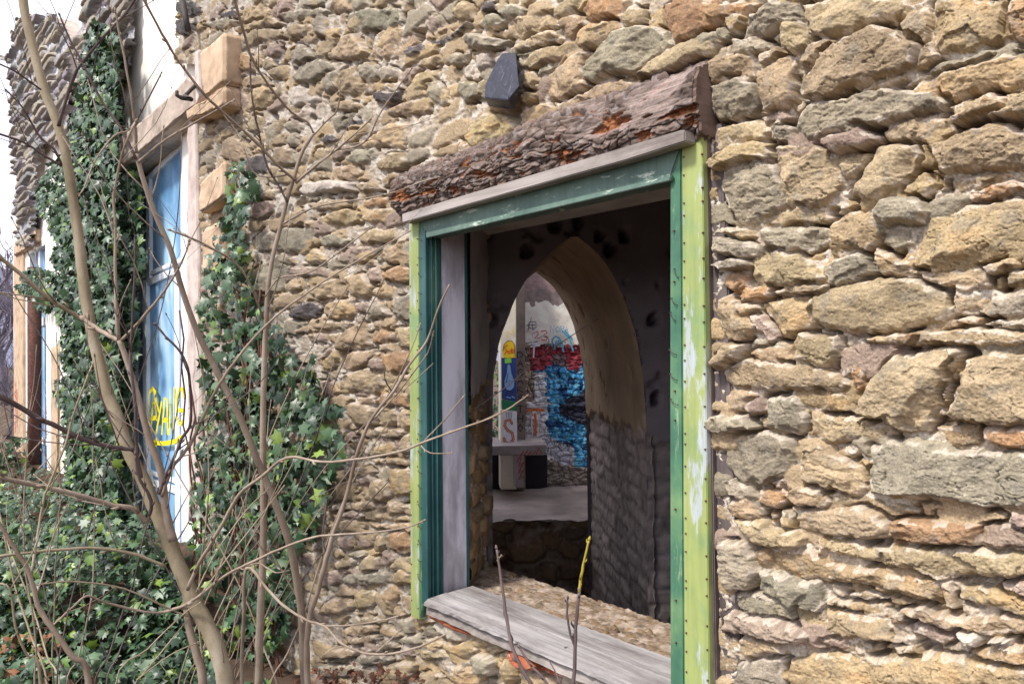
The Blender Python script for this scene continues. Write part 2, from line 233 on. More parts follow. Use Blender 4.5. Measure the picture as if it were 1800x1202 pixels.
STONE_TXT = """
R 1200 0 3
o 0,0 380,0 300,60 130,130 0,195
g 0,205 210,130 300,145 230,190 130,230 0,340
y2 200,90 260,68 330,75 320,110 240,155 210,125
g 330,80 460,0 600,0 600,100 500,115 420,165 290,190
t2 590,20 800,-30 1150,-30 1150,60 1000,90 850,165 720,180 640,150 600,80
t 1160,40 1290,20 1295,110 1250,215 1110,200 1090,140
y1 1300,-30 1680,-30 1690,150 1500,250 1330,280 1290,200
o 1700,-30 1960,-30 1960,220 1800,210 1720,190 1690,120
t2 500,110 600,100 655,170 640,230 570,270 490,275 495,180
g2 230,200 350,190 460,240 400,260 260,275 230,250
t2 380,290 470,250 485,275 400,320
t2 140,260 220,220 230,270 350,270 370,390 240,410 130,460 100,360
t2 360,370 520,280 570,300 565,520 480,570 400,580 355,440
t 660,190 760,180 820,200 720,270 640,370 600,320 620,240
t3 700,270 830,200 1000,130 1100,150 1210,230 1190,330 1100,370 850,460 800,510 640,535 600,480 640,390
t 1240,250 1290,220 1330,290 1270,340 1210,340
t0 830,490 1000,410 1100,370 1140,390 1050,440 900,480
y2 1200,440 1450,350 1660,280 1760,290 1900,330 1900,430 1600,480 1350,530 1250,530 1150,480
g3 650,540 800,520 1050,460 1250,470 1380,540 1240,600 1000,640 880,700 760,690 650,720 580,680 600,590
t3 1390,560 1620,500 1900,470 1900,600 1700,610 1450,630 1400,620
o3 1410,610 1640,500 1690,540 1560,590 1440,630
g2 130,460 280,390 360,430 370,540 320,600 180,650 130,600
t1 140,660 380,620 430,680 410,740 250,750 160,780
g1 430,660 480,620 560,660 565,740 440,740
p1 380,610 500,570 555,600 540,620 400,640
y3 110,860 240,760 440,745 460,820 340,830 180,895 130,885
p3 750,720 920,670 1015,700 1020,750 810,805 755,770
t1 1020,680 1180,620 1380,600 1400,690 1200,740 1080,750
t2 460,760 640,740 750,780 800,860 820,960 740,1080 600,1100 520,1080 500,950
g2 180,900 330,850 450,860 510,970 520,1050 440,1130 300,1180 230,1110 170,990
t1 800,850 940,800 980,820 870,930 830,930
t2 1010,770 1200,760 1220,830 1180,930 1010,1040 860,1030 870,980 960,860
t2 1290,760 1500,660 1700,640 1900,760 1900,850 1640,900 1330,890
y0 1150,960 1240,910 1310,950 1250,1030 1130,1030
t0 1380,940 1500,920 1700,900 1780,920 1620,960 1420,1000
o1 1430,1030 1640,950 1850,940 1700,1010 1500,1055
t0 1280,1040 1430,990 1420,1050 1270,1090
g3 990,1100 1060,1040 1200,1035 1270,1110 1240,1180 1060,1190 1000,1150
t1 350,1150 580,1090 740,1090 770,1150 600,1190 250,1200
y2 770,1180 850,1110 940,1100 1000,1160 1000,1260 960,1310 870,1330 760,1350 755,1220
R 0 0 1
y2 1625,375 1700,358 1780,345 1860,370 1860,440 1790,462 1700,470 1640,478 1597,465 1600,430 1612,400
R 1200 400 3
t 180,0 330,0 360,40 290,50 200,40
g2 400,0 750,0 755,80 640,120 560,110 500,130 420,100 405,50
g1 1040,0 1180,0 1200,60 1160,110 1080,110 1040,60
g3 150,50 260,55 400,90 400,140 290,160 160,135 145,100
g3 135,190 300,165 335,185 320,215 190,225
t2 360,140 480,120 580,130 640,170 710,250 680,300 560,305 380,305 330,260 330,190
g2 700,200 800,150 900,125 960,140 990,190 1005,240 900,290 750,315 720,270
y1 1000,90 1080,140 1150,190 1160,240 1100,270 1010,240 990,160
t1 1160,230 1400,230 1570,210 1600,260 1590,310 1420,330 1250,270 1160,260
t2 1580,200 1720,160 1740,185 1700,220 1600,240
t1 1680,230 1900,200 1900,330 1700,310
o1 185,250 260,230 310,270 320,310 250,335 190,310
o1 280,320 430,315 440,350 350,405 270,380
t1 450,340 560,310 720,300 740,340 720,365 600,355 480,370
t2 640,380 760,330 1000,275 1200,275 1250,320 1380,350 1390,410 1350,490 1150,530 980,550 820,540 680,500 630,430
t0 1390,350 1540,335 1560,390 1500,450 1400,440
g1 1540,420 1650,350 1900,310 1900,460 1640,470 1540,450
y0 1370,490 1560,480 1550,540 1360,545
w1 1570,510 1640,490 1900,470 1900,520 1600,530
t2 160,380 210,350 260,370 330,450 365,520 320,590 220,595 175,520 155,440
y1 285,410 390,415 380,450 300,455
y1 390,410 540,370 640,400 660,500 620,550 480,570 430,510
p1 330,470 380,460 470,560 430,590 370,540
t3 940,580 1100,560 1250,560 1500,550 1900,545 1900,600 1640,620 1400,625 1100,615 960,600
o3 1110,590 1160,563 1240,568 1200,605
t2 555,600 600,565 800,565 800,640 790,700 730,740 560,690
t1 320,670 480,610 540,610 550,690 470,710 330,700
t3 145,700 230,610 290,620 280,690 200,725 145,725
t2 190,750 260,710 480,710 700,730 810,770 860,830 800,860 480,855 240,845 190,800
p1 800,690 850,700 860,760 820,800
o1 870,670 920,720 940,780 900,860 870,820
t3 930,870 1000,780 1100,690 1300,640 1420,640 1470,690 1390,830 1350,930 1260,1070 1180,1090 1100,1060 1000,1010 890,1000 890,930
y1 1410,740 1500,680 1530,700 1480,780 1420,800
t0 1380,850 1430,860 1350,990 1320,1000
t3 1500,700 1620,660 1900,680 1900,1040 1600,1045 1440,1040 1370,1000 1400,920 1460,830
t1 190,900 230,850 370,870 400,900 330,980 200,980
g3 115,1010 300,990 330,1020 360,1050 200,1085 120,1060
p2 300,930 360,900 415,910 410,970 330,990
g2 415,900 560,880 580,900 630,1030 580,1090 415,1060
y1 640,870 830,870 880,940 880,985 760,980 650,960
t1 640,1000 890,1010 940,1030 920,1110 780,1145 690,1130 640,1060
t1 930,1050 1060,1030 1090,1080 1000,1150 930,1120
o2 1560,1060 1900,1060 1900,1180 1700,1170 1560,1110
y0 1310,1060 1530,1050 1540,1110 1500,1180 1350,1160
R 0 0 1
g2 1265,785 1300,765 1350,760 1380,775 1395,800 1402,830 1360,845 1340,862 1290,848 1265,820
t2 1405,790 1440,785 1470,805 1500,830 1518,860 1505,872 1455,868 1420,855 1395,845 1402,800
g3 1520,790 1560,775 1600,780 1660,790 1720,795 1860,800 1860,905 1740,893 1640,878 1525,868 1518,830
R 1200 800 2.99
g2 185,140 240,135 330,170 375,220 340,245 230,225 195,180
o2 375,190 430,180 520,200 520,245 430,275 385,245
p1 445,150 520,130 570,150 520,190 450,175
t2 515,190 560,170 700,180 760,250 700,280 570,270 520,230
t1 735,215 800,205 890,235 880,260 760,250
t2 225,240 330,230 415,290 420,330 370,355 250,330 215,290
t3 250,350 400,350 560,400 610,440 600,490 520,510 400,480 300,400
t2 540,270 600,300 750,290 850,270 950,290 1080,390 1080,440 980,440 900,430 750,435 640,410 570,370
o1 430,300 480,330 490,385 440,360
y1 490,290 550,320 540,380 490,370
t0 1020,240 1150,270 1210,290 1190,330 1080,315 1020,280
t0 1310,320 1440,300 1460,340 1340,345
t0 1480,310 1600,310 1710,340 1700,375 1540,360 1480,345
o3 1090,360 1150,345 1380,360 1530,380 1535,480 1400,475 1250,470 1120,495 1085,460
p2 1545,390 1720,380 1950,400 1950,530 1650,500 1550,480
p2 1710,320 1950,320 1950,380 1715,370
t3 735,450 850,450 1000,490 1150,490 1500,500 1950,530 1950,650 1650,640 1480,630 1350,645 1150,595 1000,560 850,540 730,510
g3 175,460 330,455 360,560 370,620 340,700 240,725 190,640 175,560
y1 355,520 430,500 445,560 380,590
y1 680,460 735,450 720,500 680,540
y2 450,510 640,510 720,580 900,600 1150,640 1330,660 1345,760 1240,770 1100,720 900,680 700,660 560,640 460,590
g3 380,610 500,630 700,680 725,790 690,825 560,810 460,760 380,710
g2 260,735 400,740 540,800 560,870 440,870 300,850 265,790
t1 1335,660 1385,670 1405,800 1360,805
y1 1440,700 1600,710 1950,740 1950,870 1700,850 1560,800 1440,760
p1 1640,690 1720,670 1950,680 1950,740 1680,725
y1 740,770 820,790 1050,810 1040,850 880,840 740,810
w0 850,750 950,740 1050,770 960,770
p3 190,860 240,830 430,870 580,910 650,960 590,1000 400,970 250,950 190,930
y1 555,820 725,820 725,965 680,965 590,910
t2 735,830 900,860 1080,890 1110,980 1080,1000 940,975 780,965 730,940
t1 1060,850 1130,840 1140,870 1090,895
p1 1090,900 1250,920 1400,925 1410,965 1340,985 1180,950 1100,935
t2 1130,830 1250,810 1400,860 1600,870 1950,890 1950,960 1560,940 1400,920 1250,890
t2 270,970 350,965 480,990 520,1040 400,1055 320,1070 275,1030
w3 1420,940 1530,950 1530,1000 1470,1000
w3 1600,970 1700,980 1690,1020 1620,1015
y2 1510,1050 1600,1020 1950,1000 1950,1090 1650,1100 1540,1080
g2 270,1110 380,1075 500,1070 520,1300 240,1300
y2 530,1080 750,1060 1000,1090 1300,1060 1600,1110 1950,1150 1950,1330 530,1330
t0 680,980 850,990 1000,1010 1020,1040 820,1050
t0 1040,1020 1200,1020 1210,1060 1110,1050
R 800 0 4
t1 640,30 740,-30 920,-30 870,50 760,80 660,110
o2 880,50 950,-30 1180,-30 1120,90 1010,120 910,135
t1 1120,90 1200,20 1290,60 1290,130 1230,160 1150,140
o2 1440,20 1560,-30 1800,-30 1800,200 1640,240 1530,300 1480,220 1440,120
t1 320,170 420,100 600,90 680,160 560,230 400,260 330,230
t1 350,330 450,270 640,200 740,240 650,280 520,320 380,355
t1 700,130 760,90 860,90 910,150 830,190 780,260 730,240
y2 810,220 900,150 1100,130 1160,190 1060,250 980,310 880,335 820,290
g3 870,480 900,420 1000,310 1120,200 1290,170 1450,200 1520,310 1400,400 1250,490 1050,510 950,575 870,560
t2 430,450 480,380 640,310 800,265 850,335 720,380 620,430 500,475
t2 450,510 500,490 555,530 560,610 500,650 450,610
t2 540,600 640,490 740,420 850,340 900,350 870,470 870,560 920,600 780,660 640,690 560,660
g1 540,510 620,440 660,460 620,500 560,530
t3 1250,540 1380,420 1540,320 1620,280 1800,210 1800,370 1640,430 1540,500 1400,550
t2 630,720 800,680 900,640 1050,560 1150,540 1260,560 1380,560 1200,650 980,740 800,790 680,770
y2 420,690 480,640 540,650 530,690 480,730
y1 450,740 560,720 640,760 650,840 500,910 420,850
y2 60,900 150,790 300,800 390,870 340,980 200,1020 120,1060 50,990
g1 30,600 100,560 200,560 230,660 200,700 60,690
t1 0,990 80,1020 120,1060 0,1100
w2 120,380 220,370 240,450 140,500
w1 230,380 330,300 350,340 280,440 240,440
g3 40,270 110,230 200,260 360,270 330,310 200,350 70,330
g2 130,150 220,90 360,80 340,130 240,190 150,170
g2 240,20 400,10 480,60 450,110 340,110 240,60
d2 150,60 170,10 240,0 230,60 180,80
t1 0,0 80,0 100,90 50,130 0,130
R 600 0 6
g2 0,200 20,120 250,80 540,70 580,200 570,250 300,300 80,320 0,260
t0 240,470 300,330 420,270 700,270 700,480 560,560 380,610 260,580
g1 120,700 200,650 300,680 310,800 250,850 130,800
g1 320,720 420,670 530,720 540,800 430,850 330,820
p0 540,760 620,700 720,690 700,780 600,840
w1 330,900 430,860 560,870 580,920 440,945 330,940
d2 300,1000 340,950 560,960 540,1040 420,1080 320,1060
y1 600,960 730,760 900,720 960,780 820,900 700,970
g1 840,860 930,830 1050,960 1080,1080 960,1090 840,1010
g1 1160,850 1390,870 1400,1000 1260,1040 1160,960
t1 1390,850 1560,820 1510,1000 1400,1000
t1 420,1130 620,1060 860,1060 870,1160 600,1200 430,1190
t1 720,640 940,560 1000,640 820,700
g2 1100,600 1160,540 1290,560 1270,640 1170,680 1090,650
d1 890,430 1000,350 1200,290 1300,230 1270,290 1050,420 920,480
d2 610,540 700,480 850,440 840,500 720,570 650,580
t2 1150,90 1230,0 1340,80 1340,190 1200,210
p0 830,180 900,140 1000,170 1040,250 930,340 850,300
R 400 0 6
y2 90,180 180,70 320,45 400,100 400,140 330,190 190,220 110,220
p1 410,160 490,-30 640,-30 640,100 540,180 460,190
g1 670,-30 960,-30 940,60 690,100
g2 540,150 600,110 800,90 920,70 1000,110 900,140 640,200 545,200
t1 1000,80 1080,-30 1300,-30 1350,60 1280,100 1150,100 1010,110
t2 20,290 180,240 420,170 480,200 550,240 430,260 200,320 60,320
t2 125,380 230,310 450,290 560,300 550,380 340,410 200,470 130,430
t2 560,320 700,250 870,250 910,340 760,360 600,410 550,370
g3 890,210 960,160 1000,370 920,370
p1 300,520 400,460 520,460 520,540 430,600 330,580
g2 630,520 700,460 800,500 870,580 830,640 680,660 620,620
t2 1000,590 1160,390 1290,330 1370,420 1430,540 1380,610 1180,620 1070,600
o2 20,580 130,550 240,600 260,700 220,740 80,740 20,690
t1 300,620 430,600 450,690 380,730 320,700
t1 390,750 500,680 600,700 590,790 540,840 430,800
g2 620,800 720,680 900,610 1080,660 1090,720 950,770 880,860 700,860 640,840
g2 920,850 1000,760 1090,730 1080,820 1100,900 1060,980 960,930
t2 100,880 150,800 320,790 420,880 300,920 180,960 120,950
y2 150,1030 200,940 330,910 430,920 440,1060 350,1130 190,1150
p1 0,890 100,900 150,1020 170,1130 0,1160
w1 570,940 700,900 870,960 900,1050 750,1080 650,1110 590,1060
t1 1010,1090 1150,1050 1350,1080 1370,1120 1200,1150 1040,1150
t1 1150,720 1300,680 1310,860 1520,870 1530,940 1400,960 1150,1000 1090,930 1110,820
t1 900,420 1100,390 1050,520 980,590 880,590 830,480
R 400 200 6
t1 140,120 260,0 310,20 300,170 200,190
g1 340,130 480,80 530,140 540,300 440,360 350,330
g1 540,110 650,60 730,90 720,170 600,170
g1 580,280 620,190 720,210 730,290 640,340 580,330
g1 20,220 120,170 230,200 220,270 100,270
t1 0,290 140,280 190,360 100,430 0,450
t2 440,360 560,340 650,390 660,520 560,530 450,520
d1 70,560 130,450 330,410 380,500 370,600 220,620 90,620
t1 450,560 640,590 700,650 650,730 420,720 350,670 430,600
t1 900,360 1140,370 1130,470 870,480 850,430
g2 1210,430 1320,370 1490,350 1500,450 1330,540 1220,500
d1 920,250 1040,200 1090,260 970,320
d1 1140,120 1180,50 1370,50 1380,130 1220,150
y1 1300,300 1560,180 1640,80 1800,100 1800,330 1560,320 1400,360
t1 810,620 940,590 980,690 870,710 800,680
t2 1060,560 1300,530 1380,620 1260,690 1110,680
t2 1530,500 1650,420 1800,400 1860,500 1800,590 1650,600 1530,570
t1 1560,680 1680,610 1800,620 1790,680 1600,750
w2 700,800 760,720 1000,700 1280,720 1300,800 1000,820 740,850
t2 1300,740 1480,700 1560,740 1590,790 1440,800 1320,790
t1 1640,780 1720,710 1830,700 1830,820 1680,830
t1 260,900 360,800 460,800 450,880 300,900
p2 140,980 260,930 450,920 430,1000 300,1110 150,1080
w1 450,860 620,780 620,930 560,1050 440,1080
t2 780,950 1000,900 1250,900 1240,970 900,1010
o1 1360,900 1700,860 1760,920 1640,990 1380,970
y2 920,1080 1180,1000 1330,1030 1320,1140 1150,1160 930,1150
y2 1360,1070 1500,1010 1820,970 1820,1120 1550,1150 1370,1130
t1 600,1050 740,1000 770,1120 600,1180
t1 760,1130 880,1120 910,1200 760,1200
R 400 400 3.004
g1 240,120 270,0 430,0 420,100 330,130
g1 100,80 150,20 230,30 220,120 130,120
g2 460,60 560,20 620,70 580,95 470,90
t2 650,30 720,10 860,0 870,60 780,80 680,75
t2 780,150 830,100 950,30 950,200 850,190 790,160
p1 550,150 620,100 770,85 790,110 700,180 560,185
y1 370,160 430,105 500,150 490,180 400,190
p2 290,210 510,210 500,250 310,250
g1 80,240 200,170 290,200 280,320 200,345 80,330
y1 290,160 330,150 340,190 310,190
y2 590,260 680,240 740,310 720,360 640,365 590,320
p1 700,220 770,210 780,270 720,280
o2 790,240 880,200 950,210 940,280 860,285 800,275
y1 750,320 820,285 865,310 850,370 780,370 745,350
t2 390,330 470,290 560,270 560,370 450,370
t1 270,320 300,280 350,270 360,330 300,345
t1 220,380 260,350 340,350 340,420 230,430
d2 300,460 360,400 430,390 480,430 430,480 330,485
y2 480,450 500,400 620,370 655,440 620,480 530,490
p1 640,400 700,390 690,440 655,440
g2 700,460 730,400 800,410 830,460 780,480 710,480
g1 840,450 850,370 950,350 950,480 880,485
t2 430,510 520,490 640,505 620,530 450,530
t2 560,640 580,560 680,500 720,560 720,620 640,650 570,650
t1 690,510 830,480 850,500 820,540 700,540
o1 720,560 780,540 860,560 850,600 740,615
t2 860,540 950,510 950,630 880,630
t1 770,620 860,610 860,650 780,650
t2 575,740 600,660 740,645 780,680 720,700 720,740 600,755
p2 715,730 740,690 790,700 795,750 730,765
o2 775,670 950,645 945,720 880,755 810,755
y1 470,770 480,700 560,630 590,650 530,740
t2 570,840 580,780 700,745 790,775 800,830 760,870 580,865
p1 450,860 460,815 530,810 560,870 500,895
t1 800,860 810,790 950,770 950,850 860,870
o2 750,920 780,875 870,880 870,935 800,935
o2 875,880 930,880 930,950 880,945
t1 660,900 740,890 750,930 670,925
t2 600,930 700,930 750,970 750,1040 650,1050 610,1000
t1 760,960 860,950 850,1040 770,1045
t2 870,1000 900,960 950,970 950,1060 890,1060
t2 640,1080 800,1060 940,1080 900,1100 700,1105
p1 570,1090 640,1080 650,1120 580,1125
t1 630,1130 680,1120 710,1200 650,1200
y1 740,1160 830,1130 860,1160 840,1202 740,1202
t2 870,1130 920,1090 950,1100 950,1190 890,1190
t1 340,540 400,510 420,550 350,555
p1 400,560 500,560 500,600 410,600
y1 505,560 565,560 560,605 510,605
p1 320,690 400,660 400,710 330,715
p1 440,700 500,640 540,620 480,690
p1 290,780 330,720 380,740 370,800 290,810
g1 90,870 110,830 200,820 200,900 100,890
t1 340,830 400,800 450,820 440,860 350,860
R 560 800 5.465
y2 630,150 700,140 820,150 840,200 850,340 800,400 680,410 640,370 625,300
t2 390,440 440,330 490,240 600,240 630,310 640,400 590,450
y1 0,440 0,380 160,260 270,280 290,400 200,440
t2 200,190 230,130 440,120 490,160 440,210 220,215
p1 320,280 330,230 440,210 470,260 400,300
t2 450,50 640,40 840,60 830,100 640,95 500,80
t0 290,400 380,350 390,420 310,440
y2 260,470 480,460 480,510 380,530 270,515
p2 80,500 160,470 190,520 90,545
p1 500,490 560,480 580,520 520,530
t2 580,500 640,450 780,480 860,500 860,580 760,590 600,550
w0 660,420 780,410 790,450 700,450
p2 60,580 200,550 380,560 390,600 280,620 60,630
y1 480,560 620,560 650,600 640,635 500,600
y1 660,580 860,600 860,640 680,645
y2 140,640 280,630 420,670 410,710 300,740 80,730 80,680
y2 430,660 620,670 850,660 865,740 760,750 600,710 450,700
o2 600,850 600,790 660,750 800,770 860,850 870,940 790,970 620,890
t2 490,850 530,770 590,780 600,880 550,935 500,930
p1 300,880 340,790 500,770 500,860 400,890
p1 150,900 150,790 250,790 260,880 180,930
g2 230,960 330,920 420,930 400,980 260,985
p2 550,1040 600,920 710,950 680,1030 600,1070
t2 640,1090 720,990 870,970 880,1100 850,1140 700,1100
t2 90,1070 170,1000 310,1020 280,1070 150,1100
t2 330,1100 420,980 530,1010 520,1100 400,1130
R 550 1000 6
g2 250,150 300,80 500,40 740,60 720,180 680,160 450,180 270,180
p1 0,190 20,30 180,20 240,90 230,150 130,190
y2 770,170 800,80 860,10 1020,60 1020,150 860,180
t1 180,280 210,170 330,180 420,240 400,300 250,310
y2 360,360 480,220 600,270 600,360 500,430 400,430
t3 10,480 40,430 180,310 340,330 370,400 280,470 100,500
y1 700,400 690,230 800,180 870,260 800,360 790,470
g2 840,550 900,530 1030,540 1020,640 960,700 900,640
t1 310,560 480,520 620,520 700,560 610,600 320,590
t2 280,640 440,620 630,610 620,690 440,720 300,720
y1 640,640 700,610 900,700 860,750 740,720 640,690
t2 310,780 400,740 630,710 620,760 420,800
g2 860,760 920,720 1060,700 1110,720 1090,790 900,800
y2 1100,760 1180,740 1300,770 1310,840 1240,870 1140,830
t2 1000,870 1010,830 1150,850 1310,860 1380,900 1360,940 1100,955 1040,920
y2 1320,790 1500,800 1700,730 1710,800 1640,900 1500,950 1390,930 1320,840
t1 640,840 680,750 780,790 850,850 700,870
t3 100,900 170,840 380,840 430,880 400,930 250,960 100,940
p1 850,880 1000,850 1010,930 900,930
p1 430,830 600,850 560,930 480,930
g2 330,970 500,920 700,940 780,970 740,1020 500,1010
g1 60,1010 70,960 280,970 270,1010 120,1020
g2 0,1030 200,1030 460,1050 440,1110 280,1140 100,1140 0,1100
t3 720,1090 760,1030 900,1000 1050,1020 1000,1090 960,1150 850,1165 760,1140
g1 1080,640 1200,620 1300,690 1240,730 1110,700
w2 1200,640 1300,560 1450,600 1590,700 1570,760 1480,780 1380,770
g3 1610,960 1700,900 1800,920 1900,980 1860,1140 1750,1120 1620,1040
y3 1460,1120 1480,1050 1540,1020 1680,1070 1740,1130 1700,1220 1500,1220
g2 1520,1000 1600,970 1640,1040 1560,1040
t1 1000,1150 1150,1100 1300,1150 1250,1300 1000,1300
R 700 950 3
y2 530,650 580,620 640,660 620,720 560,760 520,756 510,740
y2 610,720 700,700 800,770 800,900 620,900
b3 570,580 620,590 700,640 720,680 660,680 590,620
b1 730,650 820,690 850,740 740,700
t1 440,560 500,560 520,590 460,600
t2 830,740 960,800 1080,900 850,950
t1 1000,850 1300,900 1300,1050 1050,1000
R 320 0 3
d1 170,70 250,40 310,60 270,95 180,95
g1 80,120 200,90 280,110 180,150
g1 130,700 190,640 270,600 330,590 310,640 240,660 160,700
y1 130,720 230,660 250,700 160,760
t2 180,820 190,740 250,720 330,760 330,830 260,850
g1 100,800 150,780 140,880 110,910
d2 -50,0 60,0 70,60 0,90 -60,50
d2 -60,100 20,90 50,150 0,190 -50,160
"""
# ================================================================== RUBBLE MASONRY
PAL = dict(t=(.395, .30, .19), y=(.435, .325, .19), o=(.39, .25, .14), g=(.325, .28, .205), p=(.345, .26, .205), w=(.54, .47, .39), d=(.12, .105, .10), k=(.026, .028, .042), b=(.45, .13, .065))
HGT = {'0': .015, '1': .025, '2': .035, '3': .052, '4': .085}
def in_poly(x, y, P):
    r = np.zeros(x.shape, bool); n = len(P)
    for i in range(n):
        x0, y0 = P[i]; x1, y1 = P[(i+1) % n]
        if y0 == y1: continue
        c = ((y0 > y) != (y1 > y)) & (x < (x1-x0)*(y-y0)/(y1-y0)+x0); r ^= c
    return r
def sdf_poly(x, y, P):
    d = np.full(x.shape, 1e9); n = len(P)
    for i in range(n):
        ax, ay = P[i]; bx, by = P[(i+1) % n]; ex, ey = bx-ax, by-ay; L = ex*ex+ey*ey+1e-12
        t = np.clip(((x-ax)*ex+(y-ay)*ey)/L, 0, 1); d = np.minimum(d, (x-ax-t*ex)**2+(y-ay-t*ey)**2)
    d = np.sqrt(d); return np.where(in_poly(x, y, P), d, -d)
def parse(txt):
    out = []; ox = oy = 0; s = 1.0
    for ln in txt.strip().splitlines():
        a = ln.split()
        if a[0] == 'R': ox, oy, s = float(a[1]), float(a[2]), float(a[3]); continue
        c = a[0][0]; h = a[0][1] if len(a[0]) > 1 else '2'
        out.append((c, h, [(ox+float(p.split(',')[0])/s, oy+float(p.split(',')[1])/s) for p in a[1:]]))
    return out
def masonry(X, Z, stones, seed=0, relief=1.0, coarse=(4.6, 15.), tone=(1, 1, 1), fill_h=.022):
    """X, Z: metric coordinates on the wall face. returns height towards the viewer and albedo"""
    wx = X + .007*fbm(X*11, Z*11, 3, seed+1) + .004*fbm(X*45, Z*45, 2, seed+2)
    wz = Z + .006*fbm(X*11, Z*11, 3, seed+5) + .004*fbm(X*45, Z*45, 2, seed+6)
    # mortar and small packing stones
    H = .006*fbm(X*9, Z*9, 4, seed+9) + .005*fbm(X*60, Z*60, 3, seed+10)
    hole = sstep(.42, .60, fbm(X*7, Z*9, 3, seed+11)); H = H + .009 - .05*hole
    m = sstep(-.35, .45, fbm(X*14, Z*14, 4, seed+12))[..., None]
    C = np.array((.70, .62, .52))*m + np.array((.46, .38, .29))*(1-m)
    f1, f2, cid = worley(wx*coarse[0]+.35*pn(X*5, Z*5, seed+3), wz*coarse[1], seed*7 % 200)
    e = f2-f1; rnd = (cid % 97)/97.; stone = (rnd < .78)
    fh = fill_h*(.35+.9*((cid*7) % 89)/89.)*np.sqrt(np.clip(1-(1-np.clip((e-.08)/.40, 0, 1))**2.2, 0, 1))
    m2 = stone & (e > .08) & (fh > H); H = np.where(m2, np.maximum(H, fh), H)
    keys = np.array([PAL[c] for c in 'ttgypgtyt']); cc = keys[(cid*5) % 9]*(.82+.36*((cid*11) % 61)/61.)[..., None]
    C = np.where(m2[..., None], cc, C); S = np.where(m2, .5, 0.)
    ny, nx = X.shape
    for k, (c, h, P, bb) in enumerate(stones):
        i0, i1, j0, j1 = bb
        if i1 <= i0 or j1 <= j0: continue
        sl = (slice(j0, j1), slice(i0, i1)); x = wx[sl]; z = wz[sl]
        d = sdf_poly(x, z, P)+.003; inr = float(d.max())
        if inr <= 0: continue
        rr = np.random.RandomState(k*13+seed); R = min(.016, inr*.5)
        t = np.clip(d/R, 0, 1); prof = np.clip(1-(1-t)**2.2, 0, 1)**.6
        px_ = np.array(P); cx, cz = px_.mean(0); tx, tz = (rr.rand(2)-.5)*np.array([.18, .22]); base = HGT[h]*relief
        q = base*prof + prof*((x-cx)*tx+(z-cz)*tz) + prof*.15*min(inr, .05)*np.clip(d/inr, 0, 1)**.8
        amp = 1.0
        for j in range(4):
            an = rr.rand()*6.283; sl_ = rr.uniform(.22, .75); q = np.minimum(q, base*1.12+.004+sl_*(inr*rr.uniform(.15, .75)-((x-cx)*math.cos(an)+(z-cz)*math.sin(an))))
        q = np.maximum(q, base*prof*.68)
        q = q + prof*amp*(.006*fbm(x*7+k, z*9, 2, k % 50)+.0022*fbm(x*26, z*34, 2, 20+k % 50)-.006*sstep(.02, .0, np.abs(fbm(x*7+k, z*19, 3, 60+k % 40)))*(1 if rr.rand() < .5 else .2)+.004*np.abs(fbm(x*14, z*40+k*3.1, 3, 60+k % 40))*(1.6 if rr.rand() < .3 else 0))
        if c != 'k':
            cell = worley(x*17+k, z*23-k, k % 120)[2]; q = q + prof*.007*(((cell*3) % 17)/17.-.5)*(2 if rr.rand() < .35 else .8)
        gr = (d < .003) & (d > -.009); H[sl] = np.where(gr, H[sl]-.027*sstep(-.15, .35, fbm(x*13, z*13, 2, 57)), H[sl])
        a = (d > 0) & (q > H[sl]); H[sl] = np.where(a, q, H[sl])
        b = np.array(PAL[c])*(.86+.30*rr.rand()); tint = 1+.05*(rr.rand(3)-.5)
        # colour that belongs to the stone: bedding stains, lichen greys, iron spots
        f = fbm(x*11+k*1.7, z*22, 4, k % 70)[..., None]; g = sstep(.15, .7, fbm(x*26+k, z*26, 3, 33+k % 9))[..., None]
        col = b*tint*(1+.22*f); 
        if c in 'tygo': col = col*(1-.45*g)+np.array((.23, .21, .175))*.45*g
        if c in 'yo': o = sstep(.2, .8, f); col = col*(1-.35*o)+np.array((.45, .24, .09))*.35*o
        C[sl] = np.where(a[..., None], col, C[sl]); S[sl] = np.where(a, 1., S[sl])
        sm = a & (d < .010) & (fbm(x*30, z*30, 2, seed+77) > .0)      # mortar smeared over the rim
        C[sl] = np.where(sm[..., None], C[sl]*.45+np.array((.70, .61, .51))*.55, C[sl])
    g1 = fbm(X*55, Z*75, 4, seed+20, .62); g2 = fbm(X*170, Z*190, 3, seed+21, .65)
    H = H + .0012*g1 + .0013*g2*(.6+.4*S)
    C = C*(1+.10*fbm(X*40, Z*52, 3, seed+29)+.24*g2)[..., None]*np.array(tone)
    return H, np.clip(C, .012, .75)
def grid_faces(keep):
    ny, nx = keep.shape; idx = -np.ones(keep.shape, np.int64)
    q = keep[:-1, :-1] & keep[1:, :-1] & keep[:-1, 1:] & keep[1:, 1:]
    used = np.zeros(keep.shape, bool); used[:-1, :-1] |= q; used[1:, :-1] |= q; used[:-1, 1:] |= q; used[1:, 1:] |= q
    idx[used] = np.arange(used.sum())
    F = np.stack([idx[:-1, :-1][q], idx[1:, :-1][q], idx[1:, 1:][q], idx[:-1, 1:][q]], 1); return used, F
STONES = parse(STONE_TXT)
